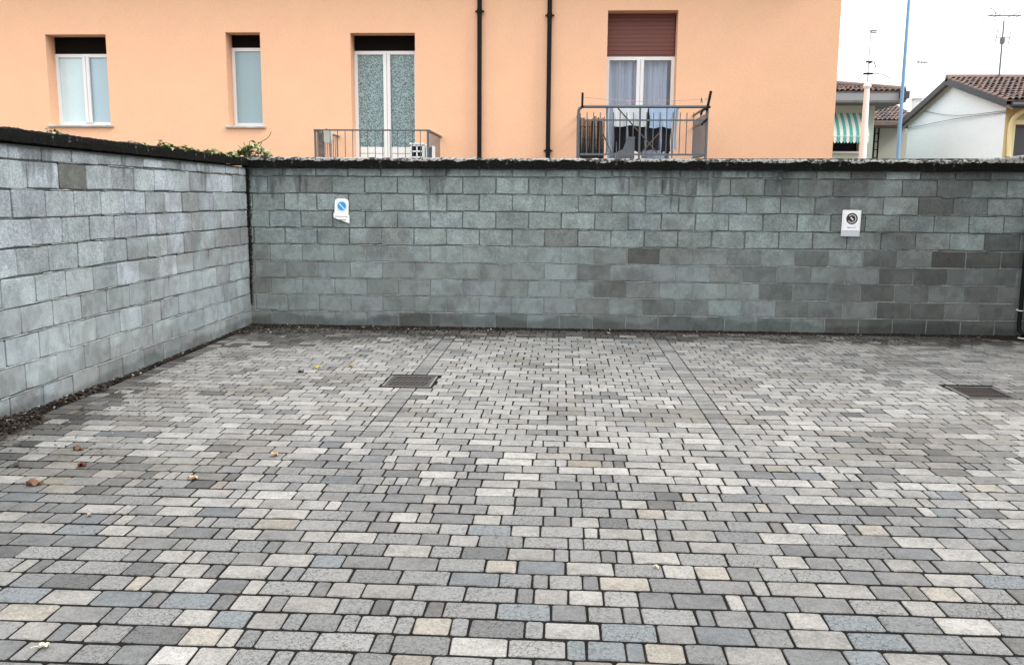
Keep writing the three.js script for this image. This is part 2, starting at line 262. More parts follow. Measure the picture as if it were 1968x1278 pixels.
    if (r >= 0) { cuts = lay(z0, 0.02 + rnd() * 0.05, 9.85, cuts); continue; }
    const c2 = []; let xa = STRIPS[0][1];
    for (const st of STRIPS.slice(1)) { c2.push(...lay(z0, xa, st[0], cuts)); xa = st[1]; }
    c2.push(...lay(z0, xa, 9.85, cuts)); cuts = c2;
    for (const [a, b] of STRIPS) addPaver(a, b, z0, z0 + ROW, rnd() < 0.3 ? 'm' : rnd() < 0.75 ? 'r' : 'p');
  }
  // the 300 largest in view are pieces of their own
  const view = new THREE.Matrix4().multiplyMatrices(camera.projectionMatrix, camera.matrixWorldInverse);
  const size = ([x, z, w, d]) => { const p = V3(x, 0, z).applyMatrix4(view); if (Math.abs(p.x) > 1.02 || Math.abs(p.y) > 1.02 || p.z > 1) return 0; const dist = camera.position.distanceTo(V3(x, 0, z)); return w * d / dist ** 3; };
  const ranked = spots.map((q, i) => [size(q), i]).sort((a, b) => b[0] - a[0]);
  const own = new Set(ranked.slice(0, 300).map((q) => q[1]));
  const mats = {};
  for (const k of keys) { const [, c, z] = tones[k]; mats[k] = [0.88, 0.97, 1.06, 1.15].map((f, n) => (z || (n > 1 && 'mgb'.includes(k)) ? crazeM : fineM)(c.map((q) => q * f * (!z && n > 1 && 'mgb'.includes(k) ? 0.98 : 1)))); }
  const shapes = {}; const shapeOf = (w, d) => { const n = Math.round(w * 100) + '_' + Math.round(d * 100), list = shapes[n] ??= []; if (list.length < 7) { const g = slab(w, d, 0.05, 0.003, 0.0026, 0.007, rnd, [rnd() * 0.6, rnd() * 0.6], true); list.push(g); return g; } return list[Math.floor(rnd() * list.length)]; };
  const rest = [], rc = [];
  const oily = (x, z) => vnoise(x * 1.5, z * 1.9, 4096, 44) * 0.7 + vnoise(x * 5, z * 6, 4096, 45) * 0.3 > 0.68; // groups of stained pavers
  // dirt and moss caked on single pavers beside the walls
  const dirty = (x, z) => { const n = vnoise(x * 2.1, z * 3.2, 4096, 21) * 0.6 + vnoise(x * 7, z * 9, 4096, 22) * 0.4, reach = z < 1.8 ? 0.36 + 1.0 * (1 - smooth(0.5, 3.2, x)) * n + 0.7 * n : 0, left = 0.18 + 0.55 * smooth(2.8, 4.6, z) * n; return (z < reach && rnd() < 0.9) || (x < left && rnd() < 0.85) ? 0.25 + 0.35 * rnd() : 1; };
  spots.forEach(([x, z, w, d, k], i) => {
    const y = 0.0018 + (rnd() - 0.5) * 0.003, tx = (rnd() - 0.5) * 0.012, tz = (rnd() - 0.5) * 0.012, ry = (rnd() - 0.5) * 0.012;
    if (own.has(i)) {
      const m = part('paver', shapeOf(w, d), mats[oily(x, z) && 'mglpqr'.includes(k) ? 'd' : k][Math.floor(rnd() * 4)], paving); m.position.set(x, y, z); m.rotation.set(tx, ry + (rnd() < 0.5 ? Math.PI : 0), tz);
    } else {
      const g = slab(w, d, 0.05, 0.003, 0.0026, 0.007, rnd, [rnd() * 0.6, rnd() * 0.6], true);
      g.applyMatrix4(new THREE.Matrix4().makeRotationFromEuler(new THREE.Euler(tx, ry, tz)).setPosition(x, y, z)); rest.push(g);
      const f = (0.88 + 0.27 * rnd()) * (tones[k][2] ? 0.8 : 1), dq = dirty(x, z) * (oily(x, z) ? 0.7 : 1), c = tones[k][1].map((q, ch) => q * f * (dq < 1 ? dq * [1.03, 1.0, 0.95][ch] : 1)); for (let q = 0; q < g.attributes.position.count; q++) rc.push(...c);
    }
  });
  const g2 = mergeGeometries(rest); g2.setAttribute('color', new THREE.Float32BufferAttribute(rc, 3));
  const m2 = part('paver_field', g2, fineM([1, 1, 1], { vertexColors: true }), paving); m2.userData.kind = 'stuff';
}

// ---------------------------------------------------------------- drain grates
function grate([x0, z0, x1, z1], label, slanted) {
  const t = thing('drain_grate', label, 'drain grate', [(x0 + x1) / 2, 0, (z0 + z1) / 2]), w = x1 - x0, d = z1 - z0, a = w / 2, b = d / 2;
  const e = 0.018;
  part('concrete_surround', merge([box(-a - e, -0.05, -b - e * 0.5, -a - 0.001, 0.004, b + e * 0.5), box(a + 0.001, -0.05, -b - e * 0.5, a + e, 0.004, b + e * 0.5), box(-a, -0.05, -b - e * 0.5, a, 0.003, -b - 0.001), box(-a, -0.05, b + 0.001, a, 0.003, b + e * 0.5)]), fineM([0.2, 0.197, 0.19]), t);
  const f = 0.03;
  part('frame', merge([box(-a, -0.04, -b, -a + f, 0.002, b), box(a - f, -0.04, -b, a, 0.002, b), box(-a + f, -0.04, -b, a - f, 0.001, -b + f), box(-a + f, -0.04, b - f, a - f, 0.001, b)]), M.iron, t);
  if (slanted) {
    part('cross_bar', box(-a + f, -0.035, -0.022, a - f, 0.0, 0.022), M.iron, t);
    const n = 7;
    for (const r of [-1, 1]) for (let i = 0; i <= n; i++) {
      const L = b - f - 0.022, g = bevelBox(0.024, 0.03, L + 0.02, 0.003); g.rotateY(-0.32);
      g.translate(-a + f + (w - 2 * f) * i / n, -0.017, r * (0.022 + L / 2)); part('bar', g, M.iron, t);
    }
  } else {
    for (let i = 1; i < 11; i++) part('bar', bevelBox(0.011, 0.03, d - 2 * f, 0.003).translate(-a + f + (w - 2 * f) * i / 11, -0.017, 0), M.iron, t);
    for (const q of [-0.33, 0, 0.33]) part('cross_bar', box(-a + f, -0.038, q * d - 0.006, a - f, -0.008, q * d + 0.006), M.iron, t);
  }
  part('pit', merge([box(-a + 0.03, -0.5, -b + 0.03, a - 0.03, -0.48, b - 0.03), box(-a + 0.02, -0.5, -b + 0.03, -a + 0.03, -0.045, b - 0.03), box(a - 0.03, -0.5, -b + 0.03, a - 0.02, -0.045, b - 0.03), box(-a + 0.03, -0.5, -b + 0.02, a - 0.03, -0.045, -b + 0.03), box(-a + 0.03, -0.5, b - 0.03, a - 0.03, -0.045, b - 0.02)]), M.pit, t);
}
grate(GRATES[0], 'rusty iron drain grate with two rows of slanted slots in the paving', true);
grate(GRATES[1], 'dark iron drain grate with thin straight bars in the paving', false);

// ---------------------------------------------------------------- block walls
const G0 = 0.191, CH = 0.2068, TOPW = 1.952;
const greens = [[0.25, 0.302, 0.288], [0.268, 0.322, 0.31], [0.232, 0.277, 0.263], [0.285, 0.34, 0.33], [0.245, 0.285, 0.275], [0.222, 0.258, 0.247], [0.256, 0.303, 0.306]];
const greys = [[0.232, 0.268, 0.258], [0.248, 0.29, 0.283], [0.215, 0.245, 0.235], [0.236, 0.27, 0.272], [0.258, 0.308, 0.302], [0.205, 0.228, 0.22]];
const pales = [[0.40, 0.455, 0.485], [0.43, 0.485, 0.52], [0.385, 0.44, 0.455], [0.45, 0.505, 0.54], [0.405, 0.47, 0.475], [0.37, 0.42, 0.432]];
const paleGreys = [[0.36, 0.41, 0.42], [0.385, 0.44, 0.45], [0.335, 0.38, 0.385], [0.405, 0.465, 0.485], [0.37, 0.415, 0.42]];
const scaled = (list, f) => list.map((c) => c.map((q) => q * f));
function blockWall(name, label, length, phaseEven, opts) {
  // local: runs along +x from 0, face at z = 0 looking +z
  const rnd = rngOf(opts.seed), t = thing(name, label, 'wall', opts.pos);
  t.rotation.y = opts.turn || 0;
  const D = 0.2;
  part('mortar_core', merge([box(0, -0.2, -D + 0.006, length, G0 + 4 * CH, opts.deep ? -0.02 : -0.006)]), M.mortar, t);
  part('mortar_core', merge([box(0, G0 + 4 * CH, -D + 0.014, length, TOPW, -0.022)]), M.mortar, t);
  const wm = wallMap(length, opts.seed, opts.wear), upper = opts.upper.map((c) => roughM(c, { map: wm })), lower = opts.lower.map((c) => smoothM(c, { map: wm })), darkened = [0.55, 0.63, 0.7, 0.78, 0.86, 0.93].map((f, n) => smoothM(opts.lower[n % opts.lower.length].map((q, ch) => q * f * [1.03, 1, 0.99][ch]), { map: wm })), dark = [smoothM(opts.darkTone, { map: wm }), roughM(opts.darkTone, { map: wm })];
  for (let c = 0; c < 10; c++) {
    const y0 = Math.max(G0 + (c - 1) * CH, -0.02), y1 = Math.min(G0 + c * CH, TOPW - 0.004);
    let x = (c % 2 ? phaseEven + 0.2 : phaseEven) % 0.4 - 0.4, i = -1;
    for (; x < length; x += 0.4, i++) {
      const a = Math.max(x, 0.004), b = Math.min(x + 0.4, length - 0.004); if (b - a < 0.05) continue;
      const gap = c < 5 && !opts.deep ? 0.005 + 0.006 * rnd() : 0.008 + 0.008 * rnd(), gy = 0.011 + 0.009 * rnd(), w = Math.round((b - a - gap) * 100) / 100, h = Math.round((y1 - y0 - gy) * 100) / 100;
      let m = c >= 3 + Math.floor(rnd() * 4) ? upper[Math.floor(rnd() * upper.length)] : lower[Math.floor(rnd() * lower.length)];
      if (opts.darkened && rnd() < opts.darkened(c, (a + b) / 2)) m = darkened[Math.floor(Math.min(5.9, Math.max(0, rnd() * 5 + 1.6 - 2.4 * smooth(4, 9, (a + b) / 2))))];  // darker blocks, more and deeper towards the far end
      if (opts.dark(c, (a + b) / 2)) m = dark[c >= 5 ? 1 : 0];
      const p = part('block', slab(w, h, D, 0.005, 0.0048, 0.009, rnd, [(a + b) / 2, (y0 + y1) / 2]), m, t); p.position.set((a + b) / 2 + (rnd() - 0.5) * 0.004, (y0 + y1) / 2 + (rnd() - 0.5) * 0.004, (rnd() - 0.6) * (c >= 5 ? 0.008 : 0.004)); p.rotation.z = (rnd() - 0.5) * 0.008; p.rotation.y = (rnd() - 0.5) * 0.006;
    }
    // squeezed-out mortar along the bed joint: ragged, in runs
    if (c < 9) {
      const q = [], n = Math.round(length / 0.02), top = y1; const hh = (k) => { const f = vnoise(k * 0.13 + c * 31, opts.seed, 4096, 5), e = vnoise(k * 0.7, c * 7 + 3, 4096, 9); return c >= 4 ? (f > 0.52 ? 0.003 + 0.011 * e * smooth(0.52, 0.7, f) : 0) : (f > 0.3 ? 0.003 + 0.005 * e : 0.001); };
      for (let k = 0; k < n; k++) { const xa = k / n * length, xb = (k + 1) / n * length, ha = hh(k), hb = hh(k + 1); if (ha < 0.0005 && hb < 0.0005) continue;
        const oy = (vnoise(k * 0.05, c, 4096, 12) - 0.5) * 0.012, ob = (vnoise((k + 1) * 0.05, c, 4096, 12) - 0.5) * 0.012, zf = 0.0025, y = top;
        const A = V3(xa, y + oy - ha, -0.012), B = V3(xb, y + ob - hb, -0.012), A2 = V3(xa, y + oy, zf), B2 = V3(xb, y + ob, zf), A3 = V3(xa, y + oy + ha, -0.012), B3 = V3(xb, y + ob + hb, -0.012);
        q.push([A, B, B2, A2], [A2, B2, B3, A3]); }
      if (q.length) part('mortar_joint', quads(q), c >= 4 ? M.mortarUp ??= mat([0.27, 0.29, 0.285], { map: T.fine }) : M.mortarLow ??= mat([0.42, 0.44, 0.435], { map: T.fine }), t);
    }
  }
  return t;
}
// ragged coping: a cast strip with broken edges
function coping(t, length, over, y0, y1, seed, upMat, lowMat, split, rise = () => 0) {
  const n = Math.round(length / 0.025), nz = (k, s, f) => vnoise(k * f, s, 4096, seed) - 0.5;
  const prof = (k) => { const x = k / n * length, r = rise(x), e = 0.012 * nz(k, 1, 0.21) + 0.01 * nz(k, 2, 0.9), e2 = 0.010 * nz(k, 3, 0.3) + 0.009 * nz(k, 4, 1.1), ys = lerp(y0, y1, split) + 0.03 * nz(k, 5, 0.16) + 0.022 * nz(k, 6, 0.8);
    return [V3(x, y0 + 0.004 * nz(k, 7, 0.5), 0.0), V3(x, y0 + 0.008 * nz(k, 8, 0.4), over + e * 0.5), V3(x, ys, over + e), V3(x, y1 + r + e2 * 0.6, over - 0.006 + e * 0.6), V3(x, y1 + 0.012 + r * 1.3 + e2, over * 0.2), V3(x, y1 + 0.004 + r, -0.2 - over)]; };
  const lo = [], up = [];
  for (let k = 0; k < n; k++) { const a = prof(k), b = prof(k + 1); for (let i = 0; i < 5; i++) (i < 2 ? lo : up).push([a[i], b[i], b[i + 1], a[i + 1]]); }
  const a = prof(0), b = prof(n), back = [V3(0, y0, -0.2 - over), V3(length, y0, -0.2 - over)];
  up.push([a[5], b[5], back[1], back[0]], [a[0], a[2], a[3], back[0]], [b[0], back[1], b[3], b[2]]);
  lo.push([back[0], back[1], V3(length, y0, 0), V3(0, y0, 0)]);
  part('coping', quads(lo), lowMat, t); part('coping_crust', quads(up), upMat, t);
}
const backWall = blockWall('block_wall', 'long weathered grey green concrete block wall with two small signs on it', 9.93, 0.288, { seed: 21, pos: [-0.03, 0, 0], upper: scaled(greens, 1.22), lower: scaled(greys, 1.18), darkTone: [0.115, 0.118, 0.11], darkened: (c, x) => (c < 5 ? 0.12 + 0.75 * smooth(3.5, 7.2, x) : 0.06 + 0.4 * smooth(5, 9, x)) + (c === 0 ? 0.45 : 0), wear: { drip: 0.42, foot: 0.8, patch: (x, y) => 0.16 * smooth(4.0, 8.6, x) - 0.10 + 0.03 * smooth(1.3, 0.3, y) - 0.07 * smooth(1.1, 1.5, y) },
  dark: (c, x) => c === 4 && (Math.abs(x - 4.888) < 0.1 || (x > 8.28 && x < 9.43)) });
coping(backWall, 9.93, 0.075, 1.95, 2.06, 31, M.cement, M.crust, 0.8, (x) => 0.05 * smooth(8.4, 9.4, x));
const LW = 7.2;
const leftWall = blockWall('block_wall', 'pale bluish grey concrete block wall with ivy creeping over its dark coping', LW + 0.03, 0.4 - ((4.466 - LW) % 0.4 + 0.4) % 0.4, { seed: 41, pos: [0, 0, LW], turn: Math.PI / 2, deep: true, upper: [...scaled(pales, 1.1), ...scaled(pales, 0.9)], lower: [...scaled(paleGreys, 1.08), ...scaled(paleGreys, 0.9)], darkTone: [0.16, 0.168, 0.155], wear: { drip: 0.3, foot: 0.5, patch: (x, y) => -0.13 + 0.05 * smooth(0.7, 0.3, y) },
  dark: (c, x) => (c === 8 && Math.abs(x - (LW - 3.75)) < 0.19) });
coping(leftWall, LW + 0.0, 0.05, 1.966, 2.05, 51, M.crust, M.crust, 0.6);

// ---------------------------------------------------------------- small signs on the back wall
function roundRect(w, h, rt, rb) { const s = new THREE.Shape(), x = w / 2, y = h / 2; s.moveTo(-x + rb, -y); s.lineTo(x - rb, -y); s.quadraticCurveTo(x, -y, x, -y + rb); s.lineTo(x, y - rt); s.quadraticCurveTo(x, y, x - rt, y); s.lineTo(-x + rt, y); s.quadraticCurveTo(-x, y, -x, y - rt); s.lineTo(-x, -y + rb); s.quadraticCurveTo(-x, -y, -x + rb, -y); return s; }
function printPlane(w, h, draw) { const cv = document.createElement('canvas'); cv.width = 512; cv.height = Math.round(512 * h / w); draw(cv.getContext('2d'), cv.width, cv.height); const t = new THREE.CanvasTexture(cv); t.colorSpace = THREE.SRGBColorSpace; return [new THREE.PlaneGeometry(w, h), new THREE.MeshStandardMaterial({ map: t, roughness: 0.4 })]; }
{
  const p = onZ(655.5, 401, 0.03), t = thing('parking_sign', 'small white rounded sign with a faded blue disc and a torn bent lower flap', 'sign', [p.x, p.y, 0.012]);
  t.rotation.z = -0.03; t.rotation.x = -0.05;
  const e = { depth: 0.008, bevelEnabled: true, bevelSize: 0.003, bevelThickness: 0.003, bevelSegments: 2, curveSegments: 8 };
  part('plate', plain(new THREE.ExtrudeGeometry(roundRect(0.165, 0.235, 0.05, 0.01), e)), M.white, t);
  const [g, m] = printPlane(0.125, 0.135, (c, w, h) => { c.fillStyle = '#d9d6d4'; c.fillRect(0, 0, w, h); c.fillStyle = '#8fb9d9'; c.beginPath(); c.arc(w / 2, h * 0.5, w * 0.47, 0, 7); c.fill(); c.fillStyle = '#2f86c6'; c.beginPath(); c.arc(w / 2, h * 0.5, w * 0.40, 0, 7); c.fill(); c.strokeStyle = '#bfe0ef'; c.lineWidth = w * 0.09; c.beginPath(); c.moveTo(w * 0.25, h * 0.3); c.lineTo(w * 0.76, h * 0.76); c.stroke(); });
  part('disc_print', g.translate(0.004, 0.03, 0.0125), m, t);
  const fl = new THREE.Shape(); fl.moveTo(-0.092, 0.05); fl.lineTo(0.098, 0.03); fl.lineTo(0.103, -0.062); fl.lineTo(0.02, -0.035); fl.lineTo(-0.06, -0.012); fl.lineTo(-0.09, 0.005); fl.closePath();
  const f = part('flap', plain(new THREE.ExtrudeGeometry(fl, { depth: 0.006, bevelEnabled: true, bevelSize: 0.002, bevelThickness: 0.002, bevelSegments: 1 })), M.white, t); f.position.set(0.0, -0.112, 0.016); f.rotation.x = -0.06;
  part('holder_lip', merge([box(-0.075, -0.096, 0.012, 0.09, -0.088, 0.03), box(-0.02, -0.128, 0.02, 0.07, -0.124, 0.04)]), mat([0.5, 0.48, 0.47]), t);
}
{
  const p = onZ(1637.5, 429, 0.03), t = thing('parking_sign', 'small white rectangular sign with a black ringed disc and a grey lower holder', 'sign', [p.x, p.y, 0.012]);
  t.rotation.z = -0.012;
  const e = { depth: 0.006, bevelEnabled: true, bevelSize: 0.002, bevelThickness: 0.002, bevelSegments: 1, curveSegments: 6 };
  part('plate', plain(new THREE.ExtrudeGeometry(roundRect(0.212, 0.305, 0.006, 0.006), e)), M.white, t);
  const [g, m] = printPlane(0.178, 0.225, (c, w, h) => {
    c.fillStyle = '#e9e9ec'; c.fillRect(0, 0, w, h); const X = w * 0.5, Y = h * 0.40, R = w * 0.375;
    c.fillStyle = '#151414'; c.beginPath(); c.arc(X, Y, R, 0, 7); c.fill(); c.strokeStyle = '#cfcac8'; c.lineWidth = R * 0.13; c.beginPath(); c.arc(X, Y, R * 0.68, -2.4, 2.6); c.stroke();
    c.save(); c.translate(X, Y); c.rotate(Math.PI / 4); c.fillStyle = '#cdc8c6'; c.fillRect(-R * 0.34, -R * 0.13, R * 0.68, R * 0.26); c.restore();
    c.fillStyle = '#1c1c20'; c.font = 'bold ' + Math.round(h * 0.095) + 'px sans-serif'; c.textAlign = 'center'; c.textBaseline = 'middle'; c.fillText('MMT 2-13', w * 0.5, h * 0.87, w * 0.72); });
  part('face_print', g.translate(0.004, 0.03, 0.0095), m, t);
  part('holder', merge([box(-0.114, -0.155, 0.008, 0.1, -0.088, 0.02), box(-0.085, -0.089, 0.012, 0.085, -0.085, 0.022), box(0.082, -0.12, 0.012, 0.087, -0.088, 0.0215)]), mat([0.55, 0.56, 0.58], { map: T.cloth, roughness: 0.5 }), t);
}

// ---------------------------------------------------------------- neighbouring shed at the right end and its downpipe
{
  const t = thing('side_building', 'plain grey rendered outbuilding at the end of the block wall', 'building', [9.42, 0, 0.03]);
  part('wall', box(0, -0.1, 0, 4.5, 6.9, 3.8), mat([0.22, 0.22, 0.215], { map: T.stucco, bumpMap: T.stuccoB, bumpScale: 0.002 }), t);
  part('roof', box(-0.1, 6.903, -0.02, 4.7, 7.05, 4.0), mat([0.16, 0.13, 0.12], { map: T.fine }), t);
  const a = onZ(1958.5, 640, 0.09), d = thing('drainpipe', 'thin black drainpipe with a white clip at the end of the wall', 'pipe', [a.x, 0, 0.09]);
  part('pipe', tube([V3(0, 6.8, 0), V3(0, 2, 0), V3(0, 0.3, 0), V3(0, 0.12, 0), V3(0.01, 0.06, 0.02), V3(0.03, 0.045, 0.09)], 0.024, 10, 60), M.black, d);
  part('clip', merge([new THREE.TorusGeometry(0.027, 0.006, 6, 14).rotateX(Math.PI / 2).translate(0, onZ(1958, 597, 0.09).y, 0), box(-0.01, onZ(1958, 597, 0.09).y - 0.008, -0.085, 0.01, onZ(1958, 597, 0.09).y + 0.008, -0.02)]), M.white, d);
  part('ground_collar', plain(new THREE.TorusGeometry(0.05, 0.01, 6, 16, 3.4).rotateX(Math.PI / 2).translate(0.03, 0.012, 0.06)), M.offwhite, d);
}
// ---------------------------------------------------------------- orange building
const FZ = -4, REC = 0.31;
{
  const t = thing('apartment_building', 'orange stuccoed building with balconies and black downpipes behind the block wall', 'building', [0, 0, FZ]);
  const P = (u, v, z = FZ) => { const q = onZ(u, v, z); return [q.x, q.y]; };
  const W1 = [P(85, 66)[0], P(150, 244)[1], P(201.5, 66)[0], P(150, 66)[1]];
  const W2 = [P(432, 62)[0], P(465, 246)[1], P(498.5, 62)[0], P(465, 62)[1]];
  const D1 = [P(672.5, 63)[0], 1.66, P(797, 63)[0], P(735, 63)[1]];
  const D2 = [P(1169, 20)[0], 2.1, P(1304.5, 20)[0], P(1236, 19.5)[1]];
  const xr = P(1609.5, 150)[0], xl = -9.5, top = 5.75;
  const s = new THREE.Shape([[xl, -0.2], [xr, -0.2], [xr, top], [xl, top]].map(([x, y]) => new THREE.Vector2(x, y)));
  for (const [a, b, c, d] of [W1, W2, D1, D2]) s.holes.push(new THREE.Path([[a, b], [c, b], [c, d], [a, d]].map(([x, y]) => new THREE.Vector2(x, y))));
  const g = plain(new THREE.ExtrudeGeometry(s, { depth: 0.3, bevelEnabled: false })); g.translate(0, 0, -0.3);
  part('facade', metreUV(g), M.stucco, t);
  part('wall', merge([box(xr - 0.3, -0.2, -9, xr - 0.001, top, -0.303), box(xl, -0.2, -9, xl + 0.3, top, -0.303), box(xl + 0.3, -0.2, -9, xr - 0.3, top, -8.7)]), M.stucco, t);
  part('floor', box(xl + 0.3, 1.3, -8.7, xr - 0.3, 1.6, -0.303), M.room, t);
  // roof with an overhanging eave
  const rf = part('roof', merge([box(xl - 0.5, top + 0.003, -9.5, xr + 0.45, top + 0.2, 0.55), box(xl - 0.2, top + 0.2, -9, xr + 0.2, top + 0.9, -0.6)]), mat([0.3, 0.16, 0.1], { map: T.terracotta }), t);
  part('gutter', tube([V3(xl - 0.5, top + 0.08, 0.6), V3(xr + 0.4, top + 0.08, 0.6)], 0.07, 8, 2), M.black, rf);
  const frost = (c) => new THREE.MeshPhysicalMaterial({ color: RGB(...c), roughness: 0.28, clearcoat: 0.6, clearcoatRoughness: 0.15, map: T.cloth });
  const glassBlue = frost([0.60, 0.76, 0.79]), glassBlue2 = frost([0.42, 0.58, 0.66]), glassTeal = frost([0.31, 0.46, 0.51]);
  const pebble = new THREE.MeshPhysicalMaterial({ color: RGB(0.28, 0.41, 0.42), map: T.pebble, bumpMap: T.pebbleB, bumpScale: 0.006, roughness: 0.3, clearcoat: 0.5 });
  const zf = -REC; // back plane of the joinery
  function slats(parent, [a, , c, d], y0, m, pitch) { // roller shutter, each slat its own piece; near-black ones stand in for recess shade
    const sh = new THREE.Group(); sh.name = 'roller_shutter'; parent.add(sh);
    const n = Math.round((d - y0) / pitch), p = (d - y0) / n;
    for (let i = 0; i < n; i++) { const h = p * 0.93, q = new THREE.Shape(); q.moveTo(0, 0); q.quadraticCurveTo(0.016, h * 0.5, 0, h); q.lineTo(-0.008, h); q.lineTo(-0.008, 0); q.closePath();
      const e = plain(new THREE.ExtrudeGeometry(q, { depth: c - a - 0.03, bevelEnabled: false, curveSegments: 5 })); e.rotateY(-Math.PI / 2); e.rotateY(Math.PI); e.translate(a + 0.015, y0 + i * p + (1 - 0.93) * p * 0.5, zf + 0.045); part('slat', e, m, sh); }
    part('backing', box(a + 0.012, y0 + 0.004, zf + 0.02, c - 0.012, d - 0.003, zf + 0.03), m, sh);
    return sh;
  }
  function window_(name, [a, b, c, d], leafs, y1, panes, label, sillOut) {
    const w = new THREE.Group(); w.name = name; w.userData.label = label; t.add(w);
    const f = 0.055, z0 = zf, z1 = zf + 0.06;
    const bars = [box(a + 0.002, b + 0.03, z0, a + f, y1, z1), box(c - f, b + 0.03, z0, c - 0.002, y1, z1), box(a + f, b + 0.03, z0, c - f, b + 0.03 + f * 1.3, z1 - 0.002), box(a + f, y1 - f, z0, c - f, y1, z1 - 0.002)];
    part('frame', merge(bars), M.white, w);
    const n = leafs.length; let x = a + f;
    leafs.forEach((k, i) => { const x1 = i === n - 1 ? c - f : lerp(a, c, k); const st = 0.05;
      if (i < n - 1) { const sg = merge([bevelBox(0.058, y1 - b - 0.05 - f * 1.3, 0.045, 0.006).translate(x1 - 0.031, (y1 + b + f * 1.3 - 0.02) / 2, z1 + 0.004), bevelBox(0.058, y1 - b - 0.05 - f * 1.3, 0.04, 0.006).translate(x1 + 0.031, (y1 + b + f * 1.3 - 0.02) / 2, z1 + 0.002)]); part('sash_stile', sg, M.white, w); }
      part('pane', box(x + 0.002, b + 0.03 + f * 1.3, z0 + 0.015, x1 - 0.002, y1 - f, z0 + 0.03), panes[i], w);
      x = x1; });
    if (sillOut) { const sl = bevelBox(c - a + 0.1, 0.03, REC + 0.045, 0.004); sl.translate((a + c) / 2, b + 0.0145, (-REC + 0.045) / 2); part('sill', sl, M.sill ??= fineM([0.62, 0.6, 0.58]), w); }
    return w;
  }
  const y1a = P(150, 103, FZ - 0.2)[1];
  window_('window', W1, [0.52, 1], y1a, [glassBlue, glassBlue2], 'two pane white window with frosted pale blue glass', true); slats(t, W1, y1a, M.shutterShade, 0.05);
  const y1b = P(470, 91, FZ - 0.2)[1];
  window_('window', W2, [1], y1b, [glassTeal], 'narrow white window with one blue grey pane', true); slats(t, W2, y1b, M.shutterShade, 0.05);
  const y1c = P(735, 97, FZ - 0.2)[1];
  const d1 = window_('balcony_door', D1, [0.515, 1], y1c, [pebble, pebble], 'double balcony door with pebbled glass above white bottom panels', false); slats(t, D1, y1c, M.shutterShade, 0.05);
  { // white lower panels of the pebbled door
    const yt = P(735, 282, FZ - 0.2)[1];
    for (const [a, c] of [[D1[0] + 0.06, lerp(D1[0], D1[2], 0.515) - 0.065], [lerp(D1[0], D1[2], 0.515) + 0.065, D1[2] - 0.06]]) for (let k = 0; k < 6; k++) part('bottom_panel', bevelBox(c - a, 0.105, 0.03, 0.006).translate((a + c) / 2, yt - 0.055 - k * 0.112, zf + 0.05), M.white, d1);
  }
  const y1d = P(1236, 111, FZ - 0.17)[1];
  const clear = new THREE.MeshPhysicalMaterial({ color: RGB(0.95, 0.97, 1), roughness: 0.05, transmission: 1, thickness: 0 });
  const d2 = window_('balcony_door', D2, [0.5, 1], y1d + 0.03, [clear, clear], 'double balcony door with grey curtains under a brown roller shutter', false);
  slats(t, D2, y1d, M.shutter, 0.062);
  { const cm = mat([0.40, 0.44, 0.52], { map: T.cloth, roughness: 1 }), mid = (D2[0] + D2[2]) / 2;
    for (const [a, c, ph, am] of [[D2[0] + 0.03, mid - 0.03, 0, 0.035], [mid + 0.03, D2[2] - 0.1, 1.4, 0.016]]) part('curtain', cloth(60, 4, (u, v) => V3(lerp(a, c, u), lerp(D2[1], D2[3] - 0.3, v), zf - 0.07 + am * Math.sin(u * 19 + ph + 0.6 * Math.sin(u * 7)) + 0.01 * Math.sin(u * 47 + v * 2))), cm, d2); }
  // downpipes
  for (const [u, ys, lab] of [[922, [23], 'black downpipe nearer the pebbled door'], [1055, [31, 290], 'black downpipe nearer the brown shutter']]) {
    const x = P(u, 150)[0]; const dp = part('downpipe', rod(V3(x, 0, 0.06), V3(x, top, 0.06), 0.037, 0.037, 14), M.black, t); dp.userData.label = lab;
    for (const v of ys) { const y = P(u, v)[1]; part('collar', merge([rod(V3(x, y - 0.03, 0.06), V3(x, y + 0.03, 0.06), 0.046, 0.046, 14), box(x - 0.07, y - 0.012, 0.03, x + 0.075, y + 0.012, 0.06)]), M.black, dp); }
  }
  // ---- left balcony
  const BZ = -2.6, dz = BZ - FZ;
  {
    const b = new THREE.Group(); b.name = 'balcony'; b.userData.label = 'low grey balcony railing with thin bars in front of the pebbled door'; t.add(b);
    const xa = onZ(605, 252, BZ).x, xb = onZ(822, 252, BZ).x, yr = onZ(715, 250, BZ).y, yf = 1.63;
    part('slab', box(xa - 0.08, yf - 0.16, 0.002, xb + 0.08, yf, dz + 0.06), fineM([0.4, 0.39, 0.37]), b);
    part('top_rail', merge([bevelBox(xb - xa + 0.04, 0.022, 0.045, 0.004).translate((xa + xb) / 2, yr, dz), bevelBox(0.045, 0.022, dz - 0.03, 0.004).translate(xa, yr, dz / 2 - 0.01), bevelBox(0.045, 0.022, dz - 0.03, 0.004).translate(xb, yr, dz / 2 - 0.01)]), M.galv, b);
    const n = Math.round((xb - xa) / 0.112);
    for (let i = 0; i <= n; i++) part(i % n ? 'baluster' : 'post', rod(V3(lerp(xa, xb, i / n), yf, dz), V3(lerp(xa, xb, i / n), yr - 0.01, dz), i % n ? 0.006 : 0.018, i % n ? 0.006 : 0.018, 6), M.galv, b);
    for (const x of [xa, xb]) for (let k = 1; k < 12; k++) part('baluster', rod(V3(x, yf, dz * k / 12), V3(x, yr - 0.01, dz * k / 12), 0.006, 0.006, 6), M.galv, b);
  }
